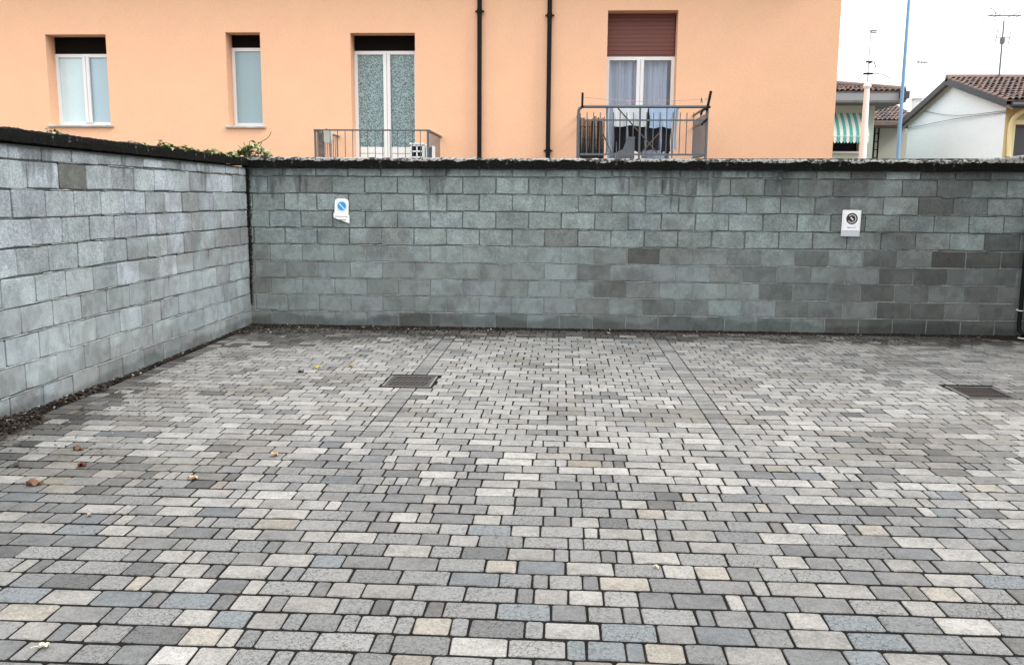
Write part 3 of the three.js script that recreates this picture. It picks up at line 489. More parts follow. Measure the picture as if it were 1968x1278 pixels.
  // ---- right balcony
  {
    const b = new THREE.Group(); b.name = 'balcony'; b.userData.label = 'grey balcony railing with a middle rail below the brown shutter'; t.add(b);
    const xa = onZ(1116, 210, BZ).x, xb = onZ(1360, 210, BZ).x, yr = onZ(1240, 205, BZ).y, ym = onZ(1240, 231, BZ).y, yb = onZ(1240, 297, BZ).y, yf = yb - 0.09;
    part('slab', box(xa - 0.07, yf - 0.16, 0.002, xb + 0.07, yf, dz + 0.06), fineM([0.4, 0.39, 0.37]), b);
    part('top_rail', merge([rod(V3(xa + 0.03, yr, dz), V3(xb - 0.01, yr, dz), 0.022, 0.022, 10), tube([V3(xa - 0.03, yf, dz), V3(xa - 0.03, yr - 0.12, dz), V3(xa - 0.022, yr - 0.04, dz), V3(xa + 0.03, yr, dz)], 0.022, 10, 30), rod(V3(xa - 0.02, yr - 0.02, dz - 0.03), V3(xa - 0.02, yr - 0.02, 0.0), 0.018), rod(V3(xb, yr, dz), V3(xb, yr, 0.0), 0.018)]), M.galv, b);
    part('middle_rail', merge([box(xa, ym - 0.012, dz - 0.01, xb, ym + 0.012, dz + 0.01), box(xa - 0.012, ym - 0.012, 0.001, xa + 0.012, ym + 0.012, dz - 0.011), box(xb - 0.012, ym - 0.012, 0.001, xb + 0.012, ym + 0.012, dz - 0.011)]), M.galv, b);
    part('bottom_rail', merge([box(xa, yb - 0.014, dz - 0.01, xb, yb + 0.014, dz + 0.01), box(xa - 0.012, yb - 0.014, 0.001, xa + 0.012, yb + 0.014, dz - 0.011), box(xb - 0.012, yb - 0.014, 0.001, xb + 0.012, yb + 0.014, dz - 0.011)]), M.galv, b);
    const n = Math.round((xb - xa) / 0.095);
    for (let i = 1; i < n; i++) { const x = lerp(xa, xb, i / n); part('baluster', rod(V3(x, yb, dz), V3(x, i % 9 === 4 ? yr : ym + 0.11, dz), 0.0075, 0.0075, 6), M.galv, b); }
    part('corner_post', rod(V3(xb, yf, dz), V3(xb, yr, dz), 0.022), M.galv, b);
    part('corner_post', rod(V3((xa + xb) / 2 - 0.05, yf, dz - 0.002), V3((xa + xb) / 2 - 0.05, yr, dz - 0.002), 0.016), M.galv, b);
    for (const x of [xa, xb]) for (let k = 1; k < 13; k++) part('baluster', rod(V3(x, yb, dz * k / 13), V3(x, ym + 0.11, dz * k / 13), 0.0075, 0.0075, 6), M.galv, b);
    const q = (u, v) => onZ(u, v, BZ + 0.03).sub(V3(0, 0, FZ));
    part('line_post', rod(q(1119, 207), q(1120, 178), 0.017), M.black, b);
    part('line_post', merge([rod(q(1359, 213), q(1367, 175), 0.02), tube([q(1366, 205), q(1357, 209), q(1350, 214), q(1348, 221)], 0.016, 8, 20), tube([q(1360, 228), q(1352, 236), q(1349, 241)], 0.014, 8, 12)]), M.black, b);
    part('clothes_line', tube([q(1119, 187), q(1240, 195), q(1364, 190)], 0.004, 5, 30), mat([0.5, 0.3, 0.22]), b);
  }
}
// things on the balconies
const BZ = -2.6;
{
  const q = (u, v, z) => onZ(u, v, z), flr = 1.63;
  { const a = q(611, 250, -2.75), c = q(622, 250, -2.75); const t = thing('wooden_post', 'weathered grey wooden post standing on the balcony with the pebbled door', 'post', [(a.x + c.x) / 2, flr, -2.75]);
    part('post', bevelBox(c.x - a.x, a.y - flr - 0.02, 0.06, 0.006).translate(0, (a.y - flr - 0.02) / 2, 0), mat([0.26, 0.22, 0.19], { map: T.rust }), t); part('foot', box(-0.09, 0, -0.07, 0.09, 0.04, 0.07), mat([0.2, 0.17, 0.15]), t); }
  { const a = q(623, 252, -2.72), c = q(636, 275, -2.72), w = c.x - a.x, h = a.y - c.y; const t = thing('planter', 'small white trough hanging inside the railing of the pebbled door balcony', 'planter', [(a.x + c.x) / 2, c.y, -2.72]);
    const s = new THREE.Shape(); s.moveTo(-w * 0.32, 0); s.lineTo(w * 0.32, 0); s.lineTo(w * 0.5, h * 0.25); s.lineTo(w * 0.5, h); s.lineTo(-w * 0.5, h); s.lineTo(-w * 0.5, h * 0.2); s.closePath();
    part('body', plain(new THREE.ExtrudeGeometry(s, { depth: 0.12, bevelEnabled: true, bevelSize: 0.004, bevelThickness: 0.004, bevelSegments: 1 })).translate(0, 0, -0.08), mat([0.6, 0.6, 0.52], { map: T.cloth }), t); part('hook', tube([V3(0, h, 0.0), V3(0, h + 0.03, 0.03), V3(0, h + 0.025, 0.12)], 0.005, 6, 12), M.galv, t); }
  { const a = q(788, 278, -2.85), c = q(814, 300, -2.85), w = c.x - a.x; const t = thing('plastic_crate', 'white slatted crate with dark openings on the balcony of the pebbled door', 'crate', [(a.x + c.x) / 2, flr, -2.85]);
    const H = a.y - flr, D = 0.26;
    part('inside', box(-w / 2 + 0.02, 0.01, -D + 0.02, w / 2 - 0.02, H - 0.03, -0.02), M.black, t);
    for (const x of [-w / 2 + 0.012, 0, w / 2 - 0.012]) part('upright', bevelBox(0.022, H, 0.02, 0.003).translate(x, H / 2, 0), M.white, t);
    for (let k = 0; k * 0.088 < H; k++) part('slat', bevelBox(w, 0.022, 0.016, 0.003).translate(0, H - 0.012 - k * 0.088, 0.002), M.white, t);
    part('lid', bevelBox(w + 0.02, 0.025, D + 0.03, 0.004).translate(0, H + 0.013, -D / 2), M.white, t);
    part('side', merge([box(-w / 2, 0, -D, -w / 2 + 0.018, H, -0.012), box(w / 2 - 0.018, 0, -D, w / 2, H, -0.012), box(-w / 2, 0, -D - 0.015, w / 2, H, -D)]), M.white, t); }
  { const a = q(818, 280, -2.95), c = q(832, 300, -2.95), w = c.x - a.x; const t = thing('plastic_crate', 'narrow white box with one dark open front beside the slatted crate', 'crate', [(a.x + c.x) / 2, flr, -2.95]); const H = a.y - flr;
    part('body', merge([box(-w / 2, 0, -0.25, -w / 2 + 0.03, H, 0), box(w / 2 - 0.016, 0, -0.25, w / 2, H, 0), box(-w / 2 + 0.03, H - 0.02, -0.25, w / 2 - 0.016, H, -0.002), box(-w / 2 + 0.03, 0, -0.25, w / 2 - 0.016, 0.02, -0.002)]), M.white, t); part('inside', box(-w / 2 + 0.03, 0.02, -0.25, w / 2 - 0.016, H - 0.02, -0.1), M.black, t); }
  // right balcony
  const fl2 = onZ(1240, 297, BZ).y - 0.09;
  { const z = BZ - 0.06, a = q(1116, 228, z), c = q(1162, 228, z); const t = thing('reed_screen', 'dark reed screen tied inside the balcony railing beside the laundry', 'screen', [a.x, fl2, z]); const H = a.y - fl2, W = c.x - a.x, r = rngOf(71), m1 = [mat([0.012, 0.011, 0.009]), mat([0.02, 0.018, 0.015]), mat([0.05, 0.045, 0.036])];
    const n = 34; for (let i = 0; i < n; i++) { const x = W * i / n + 0.006; part('reed', rod(V3(x, 0, (r() - 0.5) * 0.012), V3(x + (r() - 0.5) * 0.014, H - 0.03 + r() * 0.07, (r() - 0.5) * 0.012), 0.0065, 0.005, 5), m1[Math.floor(r() * 2.6)], t); }
    for (const y of [0.15, H * 0.5, H - 0.12]) part('tie_wire', box(0, y, -0.012, W, y + 0.006, 0.012), m1[1], t); }
  const clothM = (c) => mat(c, { map: T.cloth, roughness: 1 });
  const rackZ = BZ - 0.16;
  const rackY = q(1240, 207, rackZ).y;
  { const t = thing('drying_rack', 'folding drying rack with crossed thin legs behind the balcony railing', 'drying rack', [0, 0, 0]); const x0 = q(1172, 207, rackZ).x, x1 = q(1306, 207, rackZ).x;
    for (let k = 0; k < 6; k++) part('line_bar', rod(V3(x0, rackY, rackZ - k * 0.075), V3(x1, rackY, rackZ - k * 0.075), 0.005, 0.005, 6), M.galv, t);
    for (const x of [x0, x1]) part('end_bar', rod(V3(x, rackY, rackZ + 0.01), V3(x, rackY, rackZ - 0.4), 0.008), M.galv, t);
    for (const x of [x0 + 0.1, x1 - 0.1]) { part('leg', rod(V3(x, rackY, rackZ - 0.02), V3(x, fl2, rackZ - 0.36), 0.008), M.galv, t); part('leg', rod(V3(x + 0.02, rackY, rackZ - 0.36), V3(x + 0.02, fl2, rackZ - 0.02), 0.008), M.galv, t); } }
  // laundry: each cloth hangs over one bar of the rack
  function hang(label, cat, u0, u1, v1, k, col, wob, hem = 0, stripes) {
    const z = rackZ - k * 0.075, a = q(u0, 207, z).x, c = q(u1, 207, z).x, yb = q(u0, v1, z).y, W = c - a, H = rackY - yb;
    const f = (u, v) => V3(lerp(a, c, u) + 0.01 * Math.sin(v * 5 + u * 3), rackY + 0.006 - (H + hem * Math.sin(u * 9 + k)) * (1 - v), z + 0.009 + wob * (1 - v * 0.8) * (Math.sin(u * W * 38 + k) + 0.5 * Math.sin(u * W * 71 + 2 * k)));
    const t = thing(cat === 'trousers' ? 'trousers' : 'laundry_cloth', label, cat, [0, 0, 0], null);
    const front = cloth(36, 10, f, 0.003), n = 8;
    part('cloth', front, clothM(col), t);
    part('folded_top', cloth(20, n, (u, v) => V3(lerp(a, c, u), rackY + 0.008 - 0.10 * (1 - v), z - 0.012 - 0.004 * Math.sin(u * 20)), 0.003), clothM(col), t);
    if (stripes) for (const s of stripes) part('stripe', cloth(4, 10, (u, v) => f(lerp(s[0], s[1], u), v).add(V3(0, 0, 0.003)), 0.001), clothM(s[2]), t);
  }
  hang('white cloth hung over the drying rack', 'laundry', 1180, 1244, 243, 0, [0.72, 0.76, 0.80], 0.011, 0.012);
  hang('pale blue cloth hung over the drying rack', 'laundry', 1249, 1293, 246, 0, [0.42, 0.55, 0.74], 0.012, 0.012);
  hang('blue towel with white stripes hung at the end of the drying rack', 'laundry', 1294, 1303, 289, 1, [0.27, 0.40, 0.55], 0.008, 0.02, [[0.1, 0.25, [0.6, 0.66, 0.7]], [0.5, 0.6, [0.6, 0.66, 0.7]]]);
  hang('grey blue towel hung beside the reed screen', 'laundry', 1166, 1178, 292, 0, [0.28, 0.35, 0.43], 0.009, 0.02, [[0.35, 0.5, [0.55, 0.6, 0.66]]]);
  hang('black trousers hung behind the white cloth', 'trousers', 1181, 1207, 294, 2, [0.012, 0.012, 0.015], 0.012, 0.008);
  hang('black shirt with a long tail hung behind the white cloth', 'shirt', 1208, 1242, 292, 2, [0.012, 0.012, 0.016], 0.012, 0.015);
  hang('dark shirt hung behind the pale blue cloth', 'shirt', 1244, 1272, 290, 2, [0.018, 0.018, 0.024], 0.012, 0.01);
  hang('black trousers hung behind the pale blue cloth', 'trousers', 1273, 1291, 294, 2, [0.015, 0.015, 0.02], 0.01, 0.02);
  { const z = BZ - 0.1, a = q(1189, 266, z), c = q(1219, 294, z), w = c.x - a.x, h = a.y - fl2; const t = thing('storage_box', 'grey plastic box on the balcony floor behind the railing', 'box', [(a.x + c.x) / 2, fl2, z]);
    part('body', plain(new THREE.ExtrudeGeometry((() => { const s = new THREE.Shape(); s.moveTo(-w / 2, 0); s.lineTo(w / 2, 0); s.lineTo(w / 2, h); s.lineTo(w * 0.05, h); s.lineTo(-w * 0.2, h * 0.5); s.lineTo(-w / 2, h * 0.42); s.closePath(); return s; })(), { depth: 0.03, bevelEnabled: true, bevelSize: 0.004, bevelThickness: 0.004, bevelSegments: 1 })).translate(0, 0, -0.03), mat([0.13, 0.14, 0.155], { roughness: 0.6 }), t); part('rim', box(w * 0.05, h + 0.005, -0.035, w / 2 + 0.01, h + 0.025, 0.008), mat([0.17, 0.18, 0.2]), t); }
  for (const [a, c, lab] of [[[1189, 209], [1263, 293], 'long wooden stick leaning diagonally inside the balcony railing'], [[1231, 296], [1266, 257], 'short wooden stick crossing the long diagonal stick'], [[1159, 256], [1176, 296], 'short slanted stick beside the reed screen']]) {
    const z = BZ - 0.035, A = q(a[0], a[1], z), C = q(c[0], c[1], z); const g = merge([rod(A, C, 0.011, 0.009, 7), new THREE.SphereGeometry(0.012, 8, 6).translate(A.x, A.y, A.z), new THREE.SphereGeometry(0.011, 8, 6).translate(C.x, C.y, C.z)]);
    solo('wooden_stick', g, mat([0.13, 0.09, 0.07]), lab, 'stick'); }
  for (const [u, lab] of [[1349, 'dark clothes peg on the line by the slanted black post'], [1352.5, 'pale clothes peg on the line by the slanted black post']]) { const p = q(u, 190, BZ + 0.03); const t = thing('clothes_peg', lab, 'peg', [p.x, p.y - 0.02, p.z]); const m = u < 1350 ? M.black : M.offwhite; for (const s of [-1, 1]) { const g = bevelBox(0.008, 0.07, 0.01, 0.002); g.rotateZ(s * 0.12); part('jaw', g.translate(s * 0.006, 0, 0), m, t); } }
}

// ---------------------------------------------------------------- houses beyond the wall
// rounded roof tiles laid on a slope: rows of half-round caps between two edges
function tileSlope(eA, eB, rA, rB, pitch, rowLen, seed) { // eave A->B, ridge A->B (matching ends)
  const r = rngOf(seed), out = [], nrm = eB.clone().sub(eA).cross(rA.clone().sub(eA)).normalize(); if (nrm.y < 0) nrm.negate();
  const len = Math.max(eA.distanceTo(eB), rA.distanceTo(rB)), n = Math.max(2, Math.round(len / pitch)), rows = Math.max(2, Math.round(eA.distanceTo(rA) / rowLen));
  for (let i = 0; i < n; i++) for (let j = 0; j < rows; j++) {
    const P = (s, t) => eA.clone().lerp(eB, s).lerp(rA.clone().lerp(rB, s), t);
    const s0 = i / n, s1 = (i + 0.94) / n, t0 = j / rows, t1 = (j + 1.08) / rows, jit = (r() - 0.5) * 0.012, q = [];
    const a = P(s0, t0), b = P(s1, t0), c = P(s1, t1), d = P(s0, t1), R = a.distanceTo(b) / 2; if (R < 0.015) continue;
    const K = 5; for (let k = 0; k < K; k++) { const f = (m, w) => { const an = Math.PI * m / K, sx = 0.5 - 0.5 * Math.cos(an), h = Math.sin(an) * R * (w ? 0.85 : 1) + (w ? 0.005 : 0.03) + jit; return (w ? d.clone().lerp(c, sx) : a.clone().lerp(b, sx)).addScaledVector(nrm, h); }; q.push([f(k, 0), f(k + 1, 0), f(k + 1, 1), f(k, 1)]); }
    q.push([a, b, b.clone().addScaledVector(nrm, 0.03), a.clone().addScaledVector(nrm, 0.03)]);
    out.push(quads(q));
  }
  return mergeGeometries(out);
}
const tileM = mat([0.19, 0.13, 0.11], { map: T.terracotta, roughness: 0.95 });
// house with the striped awning
{
  const Z = -16, q = (u, v, z = Z) => onZ(u, v, z); const t = thing('house', 'pale green house with a tiled hip roof and a striped awning', 'house', [0, 0, 0]);
  const xl = q(1470, 250).x, xr = q(1680, 250).x, ySof = q(1680, 203).y, dep = 7;
  const win = [q(1601, 283).x, q(1625, 291).y, q(1652, 283).x, q(1625, 222).y];
  const s = new THREE.Shape([[xl, -0.1], [xr, -0.1], [xr, ySof], [xl, ySof]].map(([x, y]) => new THREE.Vector2(x, y))); s.holes.push(new THREE.Path([[win[0], win[1]], [win[2], win[1]], [win[2], win[3]], [win[0], win[3]]].map(([x, y]) => new THREE.Vector2(x, y))));
  const wm = mat([0.50, 0.58, 0.50], { map: T.stucco });
  part('wall', merge([metreUV(plain(new THREE.ExtrudeGeometry(s, { depth: 0.3, bevelEnabled: false }))).translate(0, 0, Z - 0.3), box(xr - 0.3, -0.1, Z - dep, xr - 0.002, ySof, Z - 0.302), box(xl, -0.1, Z - dep - 0.3, xr - 0.3, ySof, Z - dep)]), wm, t);
  const w = part('window', box(win[0], win[1], Z - 0.28, win[2], win[3], Z - 0.24), M.black, t);
  part('sill', box(win[0] - 0.1, win[1] - 0.06, Z - 0.2, win[2] + 0.1, win[1] - 0.002, Z + 0.08), M.offwhite, w);
  // eave box and roof
  const ez = Z + 0.85, e0 = q(1743, 178, ez), eL = xl - 0.6, yE = e0.y, xe = e0.x;
  part('soffit', merge([box(eL, ySof + 0.002, Z - dep - 0.8, xe, ySof + 0.05, ez)]), mat([0.2, 0.2, 0.2], { map: T.fine }), t);
  part('fascia', merge([box(eL, ySof + 0.052, ez - 0.08, xe + 0.02, yE, ez + 0.01), box(xe - 0.06, ySof + 0.052, Z - dep - 0.8, xe + 0.01, yE, ez - 0.082)]), mat([0.25, 0.26, 0.27], { roughness: 0.5 }), t);
  part('gutter_end', box(xe - 0.2, ySof + 0.1, ez + 0.012, xe + 0.05, yE + 0.03, ez + 0.13), M.galvDark, t);
  const yR = q(1600, 148, Z - 2.7).y, rz = Z - 2.7, xR = xe - 3.6, yT = yE + 0.004;
  const rf = part('roof', merge([quads([[V3(eL, yT, ez), V3(xe, yT, ez), V3(xR, yR, rz), V3(eL, yR, rz)], [V3(xe, yT, ez), V3(xe, yT, Z - dep - 0.8), V3(xR, yR, rz), V3(xR, yR, rz)], [V3(xe, yT, Z - dep - 0.8), V3(eL, yT, Z - dep - 0.8), V3(eL, yR, rz), V3(xR, yR, rz)]])]), tileM, t);
  const tl = part('roof_tiles', tileSlope(V3(q(1560, 178, ez).x, yT, ez + 0.03), V3(xe, yT, ez + 0.03), V3(q(1560, 178, ez).x, yR, rz), V3(xR, yR, rz), 0.15, 0.3, 5), tileM, rf); tl.userData.kind = 'stuff';
  part('ridge_cap', rod(V3(xR, yR + 0.02, rz), V3(xe - 0.05, yT + 0.08, ez), 0.09, 0.09, 8), tileM, rf);
  // awning
  { const aw = thing('awning', 'green and white striped awning over the window of the pale green house', 'awning', [0, 0, 0]); const x0 = q(1597, 240, Z + 0.5).x, x1 = q(1672, 240, Z + 0.5).x, yt = q(1640, 217, Z + 0.05).y, yb = q(1640, 262, Z + 0.55).y, n = 12;
    const gr = mat([0.10, 0.42, 0.36], { map: T.cloth }), wh = mat([0.75, 0.78, 0.74], { map: T.cloth });
    for (let i = 0; i < n; i++) { const a = lerp(x0, x1, i / n), c = lerp(x0, x1, (i + 1) / n);
      part('stripe', cloth(4, 8, (u, v) => { const y = lerp(yb, yt, v), z = lerp(Z + 0.55, Z + 0.04, Math.pow(v, 1.6)); return V3(lerp(a, c, u), y - 0.0, z); }, 0.004), i % 2 ? wh : gr, aw);
      part('valance', cloth(8, 3, (u, v) => V3(lerp(a, c, u), yb - 0.003 - (1 - v) * (0.14 + 0.05 * Math.sin(u * Math.PI)), Z + 0.555 + 0.01 * Math.sin(u * 6)), 0.004), i % 2 ? wh : gr, aw); }
    part('front_bar', rod(V3(x0, yb, Z + 0.54), V3(x1, yb, Z + 0.54), 0.015), M.offwhite, aw); part('arm', rod(V3(x1, yb, Z + 0.54), V3(x1, yb - 0.1, Z), 0.012), M.offwhite, aw); part('arm', rod(V3(x0, yb, Z + 0.54), V3(x0, yb - 0.1, Z), 0.012), M.offwhite, aw); }
}
// low house with the brown roof between the others
{
  const Z = -22, q = (u, v, z = Z) => onZ(u, v, z); const t = thing('house', 'low beige house with a plain brown roof behind the blue pole', 'house', [0, 0, 0]);
  const xl = q(1600, 250).x, xr = q(1752, 250).x, yE = q(1700, 238).y, ez = Z + 1.5;
  part('wall', box(xl, -0.1, Z - 4, xr, yE, Z), mat([0.5, 0.48, 0.40], { map: T.stucco }), t);
  const y0 = q(1700, 233, ez).y, zr = Z - 2.2, y1 = q(1720, 194, zr).y, a = q(1679, 233, ez).x, b = q(1775, 233, ez).x;
  const rf = part('roof', merge([quads([[V3(a, y0, ez), V3(b, y0, ez), V3(b, y1, zr), V3(a + 0.1, y1, zr)], [V3(b, y0, Z - 4.8), V3(a, y0, Z - 4.8), V3(a + 0.1, y1, zr), V3(b, y1, zr)]]), box(a, y0 - 0.12, Z - 4.8, b, y0 - 0.003, ez)]), tileM, t);
  const tl = part('roof_tiles', tileSlope(V3(a, y0, ez + 0.02), V3(b, y0, ez + 0.02), V3(a + 0.1, y1, zr), V3(b, y1, zr), 0.15, 0.3, 6), tileM, rf); tl.userData.kind = 'stuff';
  const c = q(1763, 195, zr); part('chimney', merge([box(c.x - 0.13, c.y - 0.35, zr - 0.15, c.x + 0.13, c.y + 0.08, zr + 0.15), box(c.x - 0.2, c.y + 0.083, zr - 0.2, c.x + 0.2, c.y + 0.13, zr + 0.2)]), M.offwhite, rf);
  // little metal ladder in front
  const l = thing('ladder', 'dark metal ladder standing against the low beige house', 'ladder', [0, 0, 0]); const z = Z + 0.3, xa = q(1681, 270, z).x, xb = q(1689, 270, z).x, yt = q(1685, 243, z).y;
  for (const x of [xa, xb]) part('rail', rod(V3(x, -0.05, z), V3(x + 0.03, yt, z - 0.1), 0.03, 0.03, 6), M.black, l);
  for (let k = 0; k < 16; k++) part('rung', rod(V3(xa, 0.3 + k * 0.28, z), V3(xb, 0.3 + k * 0.28, z), 0.018, 0.018, 6), M.black, l);
  const c2 = q(1765, 190, zr); const an = thing('tv_antenna', 'small television antenna on the chimney of the low beige house', 'antenna', [0, 0, 0]); const top = q(1765.5, 98, zr - 0.3), zz = zr - 0.3;
  part('mast', rod(V3(c2.x, c2.y - 0.1, zz), V3(top.x, top.y, zz), 0.014, 0.012, 6), mat([0.6, 0.6, 0.6]), an);
  const by = q(1765, 119, zz).y; part('boom', rod(V3(top.x, by, zz), V3(q(1784, 119, zz).x, by - 0.03, zz), 0.016, 0.014, 6), M.galvDark, an); for (let k = 0; k < 4; k++) part('element', rod(V3(lerp(top.x, q(1784, 119, zz).x, k / 3), by, zz - 0.35), V3(lerp(top.x, q(1784, 119, zz).x, k / 3), by, zz + 0.35), 0.01, 0.01, 5), M.galvDark, an);
}
// white gabled house with a yellow front
{
  const t = thing('house', 'white gabled house with a tiled roof and a yellow front', 'house', [0, 0, 0]);
  const zN = camera.position.z - 23.4, x = onZ(1936, 200, zN).x, zF = onX(1746, 246, x).z, yE = onZ(1940, 196, zN).y, zM = (zN + zF) / 2, yA = onX(1837, 158, x).y, xr = 24;
  const wm = mat([0.82, 0.9, 0.93], { map: T.stucco, bumpMap: T.stuccoB, bumpScale: 0.003 });
  part('gable_wall', merge([quads([[V3(x, -0.1, zF), V3(x, -0.1, zN), V3(x, yE, zN), V3(x, yE, zF)], [V3(x, yE, zF), V3(x, yE, zN), V3(x, yA, zM), V3(x, yA, zM)]]), box(x + 0.003, -0.1, zF, xr, yE, zF + 0.3)]), wm, t);
  const ym = mat([0.66, 0.54, 0.28], { map: T.stucco });
  const ox = onZ(1951, 250, zN).x, oy = onZ(1951, 240, zN).y;
  part('front_wall', merge([box(x + 0.003, -0.1, zN - 0.3, ox, yE, zN), box(ox, oy, zN - 0.3, xr, yE, zN), box(ox + 1.3, -0.1, zN - 0.3, xr, oy, zN)]), ym, t);
  const win = part('window', box(ox, 1.2, zN - 0.24, ox + 1.3, oy, zN - 0.2), mat([0.045, 0.045, 0.05], { roughness: 0.3 }), t); part('trim', merge([box(ox - 0.12, 1.2, zN + 0.002, ox - 0.01, oy + 0.12, zN + 0.06), box(ox - 0.01, oy + 0.01, zN + 0.002, ox + 1.42, oy + 0.12, zN + 0.06)]), mat([0.74, 0.63, 0.36], { map: T.stucco }), win);
  const ov = 0.45, rise = (yA - yE) / (zN - zM), yN = yE - ov * rise, xo = x - 0.22;
  const rf = part('roof', merge([quads([[V3(xo, yN + 0.1, zN + ov), V3(xr, yN + 0.1, zN + ov), V3(xr, yA + 0.1, zM), V3(xo, yA + 0.1, zM)], [V3(xr, yN + 0.1, zF - ov), V3(xo, yN + 0.1, zF - ov), V3(xo, yA + 0.1, zM), V3(xr, yA + 0.1, zM)], [V3(xo, yN, zN + ov), V3(xr, yN, zN + ov), V3(xr, yA, zM), V3(xo, yA, zM)], [V3(xr, yN, zF - ov), V3(xo, yN, zF - ov), V3(xo, yA, zM), V3(xr, yA, zM)]])]), tileM, t);
  part('verge_board', quads([[V3(xo, yN - 0.06, zN + ov), V3(xo, yN + 0.12, zN + ov), V3(xo, yA + 0.12, zM), V3(xo, yA - 0.06, zM)], [V3(xo, yA - 0.06, zM), V3(xo, yA + 0.12, zM), V3(xo, yN + 0.12, zF - ov), V3(xo, yN - 0.06, zF - ov)]]), M.galvDark, rf);
  part('verge_lining', quads([[V3(xo + 0.16, yN - 0.1, zN + ov), V3(xo + 0.16, yN - 0.0, zN + ov), V3(xo + 0.16, yA - 0.0, zM), V3(xo + 0.16, yA - 0.1, zM)], [V3(xo + 0.16, yA - 0.1, zM), V3(xo + 0.16, yA - 0.0, zM), V3(xo + 0.16, yN, zF - ov), V3(xo + 0.16, yN - 0.1, zF - ov)]]), M.offwhite, rf);
  const tl = part('roof_tiles', tileSlope(V3(xo, yN + 0.1, zN + ov), V3(21.5, yN + 0.1, zN + ov), V3(xo, yA + 0.1, zM), V3(21.5, yA + 0.1, zM), 0.15, 0.3, 7), tileM, rf); tl.userData.kind = 'stuff';
  part('ridge_cap', rod(V3(xo, yA + 0.13, zM), V3(xr, yA + 0.13, zM), 0.1, 0.1, 8), tileM, rf);
  part('gutter', rod(V3(xo + 0.1, yN + 0.0, zN + ov + 0.06), V3(xr, yN + 0.0, zN + ov + 0.06), 0.075, 0.075, 8), M.galvDark, rf);
  const dx = x + 0.14; part('downpipe', tube([V3(dx + 0.3, yN - 0.05, zN + ov), V3(dx + 0.12, yN - 0.16, zN + 0.2), V3(dx, yN - 0.35, zN + 0.08), V3(dx, 2.5, zN + 0.08), V3(dx, 0, zN + 0.08)], 0.06, 10, 60), mat([0.74, 0.63, 0.36]), t);
  const an = thing('tv_antenna', 'tall television antenna with long elements on the roof of the gabled house', 'antenna', [0, 0, 0]); const zz = zM + 0.1, b = onZ(1921, 152, zz), e = onZ(1929, 40, zz), gm = mat([0.12, 0.12, 0.13], { metalness: 0.3, roughness: 0.5 });
  const ax = b.x; part('mast', rod(V3(ax, yA + 0.05, zz), V3(ax, e.y, zz), 0.026, 0.02, 8), gm, an); const Y = (v) => onZ(1925, v, zz).y;
  part('boom', rod(V3(ax - 0.45, Y(30), zz), V3(ax + 0.45, Y(30), zz), 0.018, 0.018, 6), gm, an); for (const d of [-0.42, -0.2, 0.2, 0.42]) part('element', rod(V3(ax + d, Y(30), zz - 0.5), V3(ax + d, Y(30), zz + 0.5), 0.01, 0.01, 5), gm, an);
  for (const d of [-0.17, 0.2]) part('element', rod(V3(ax + d - 0.03, Y(85), zz), V3(ax + d + 0.02, Y(56), zz), 0.011, 0.011, 5), gm, an); part('boom', rod(V3(ax - 0.17, Y(72), zz), V3(ax + 0.2, Y(72), zz), 0.01, 0.01, 5), gm, an);
  part('feed_box', box(ax - 0.05, Y(84), zz - 0.05, ax + 0.05, Y(73), zz + 0.05), gm, an);
  part('dipole', plain(new THREE.TorusGeometry(0.22, 0.011, 5, 12, 2).translate(ax - 0.45, Y(31), zz)), gm, an);
  // overhead cables fixed to the corner of the gable
  const A = V3(x - 0.03, onX(1936, 213, x).y, onX(1936, 213, x).z);
  solo('overhead_cable', tube([A, V3(x - 0.05, onX(1860, 216, x).y - 0.02, lerp(zN, zM, 0.9)), V3(x - 0.04, onX(1775, 213, x).y, onX(1775, 213, x).z)], 0.007, 6, 40), M.galvDark, 'thin cable running straight along the white gable', 'cable');
  solo('overhead_cable', tube([A.clone().add(V3(0, -0.04, 0)), V3(x - 0.06, onX(1850, 227, x).y, onX(1850, 227, x).z), V3(x - 0.05, onX(1747, 247, x).y, onX(1747, 247, x).z)], 0.01, 6, 40), mat([0.22, 0.25, 0.3]), 'twisted cable sagging across the white gable', 'cable');
}
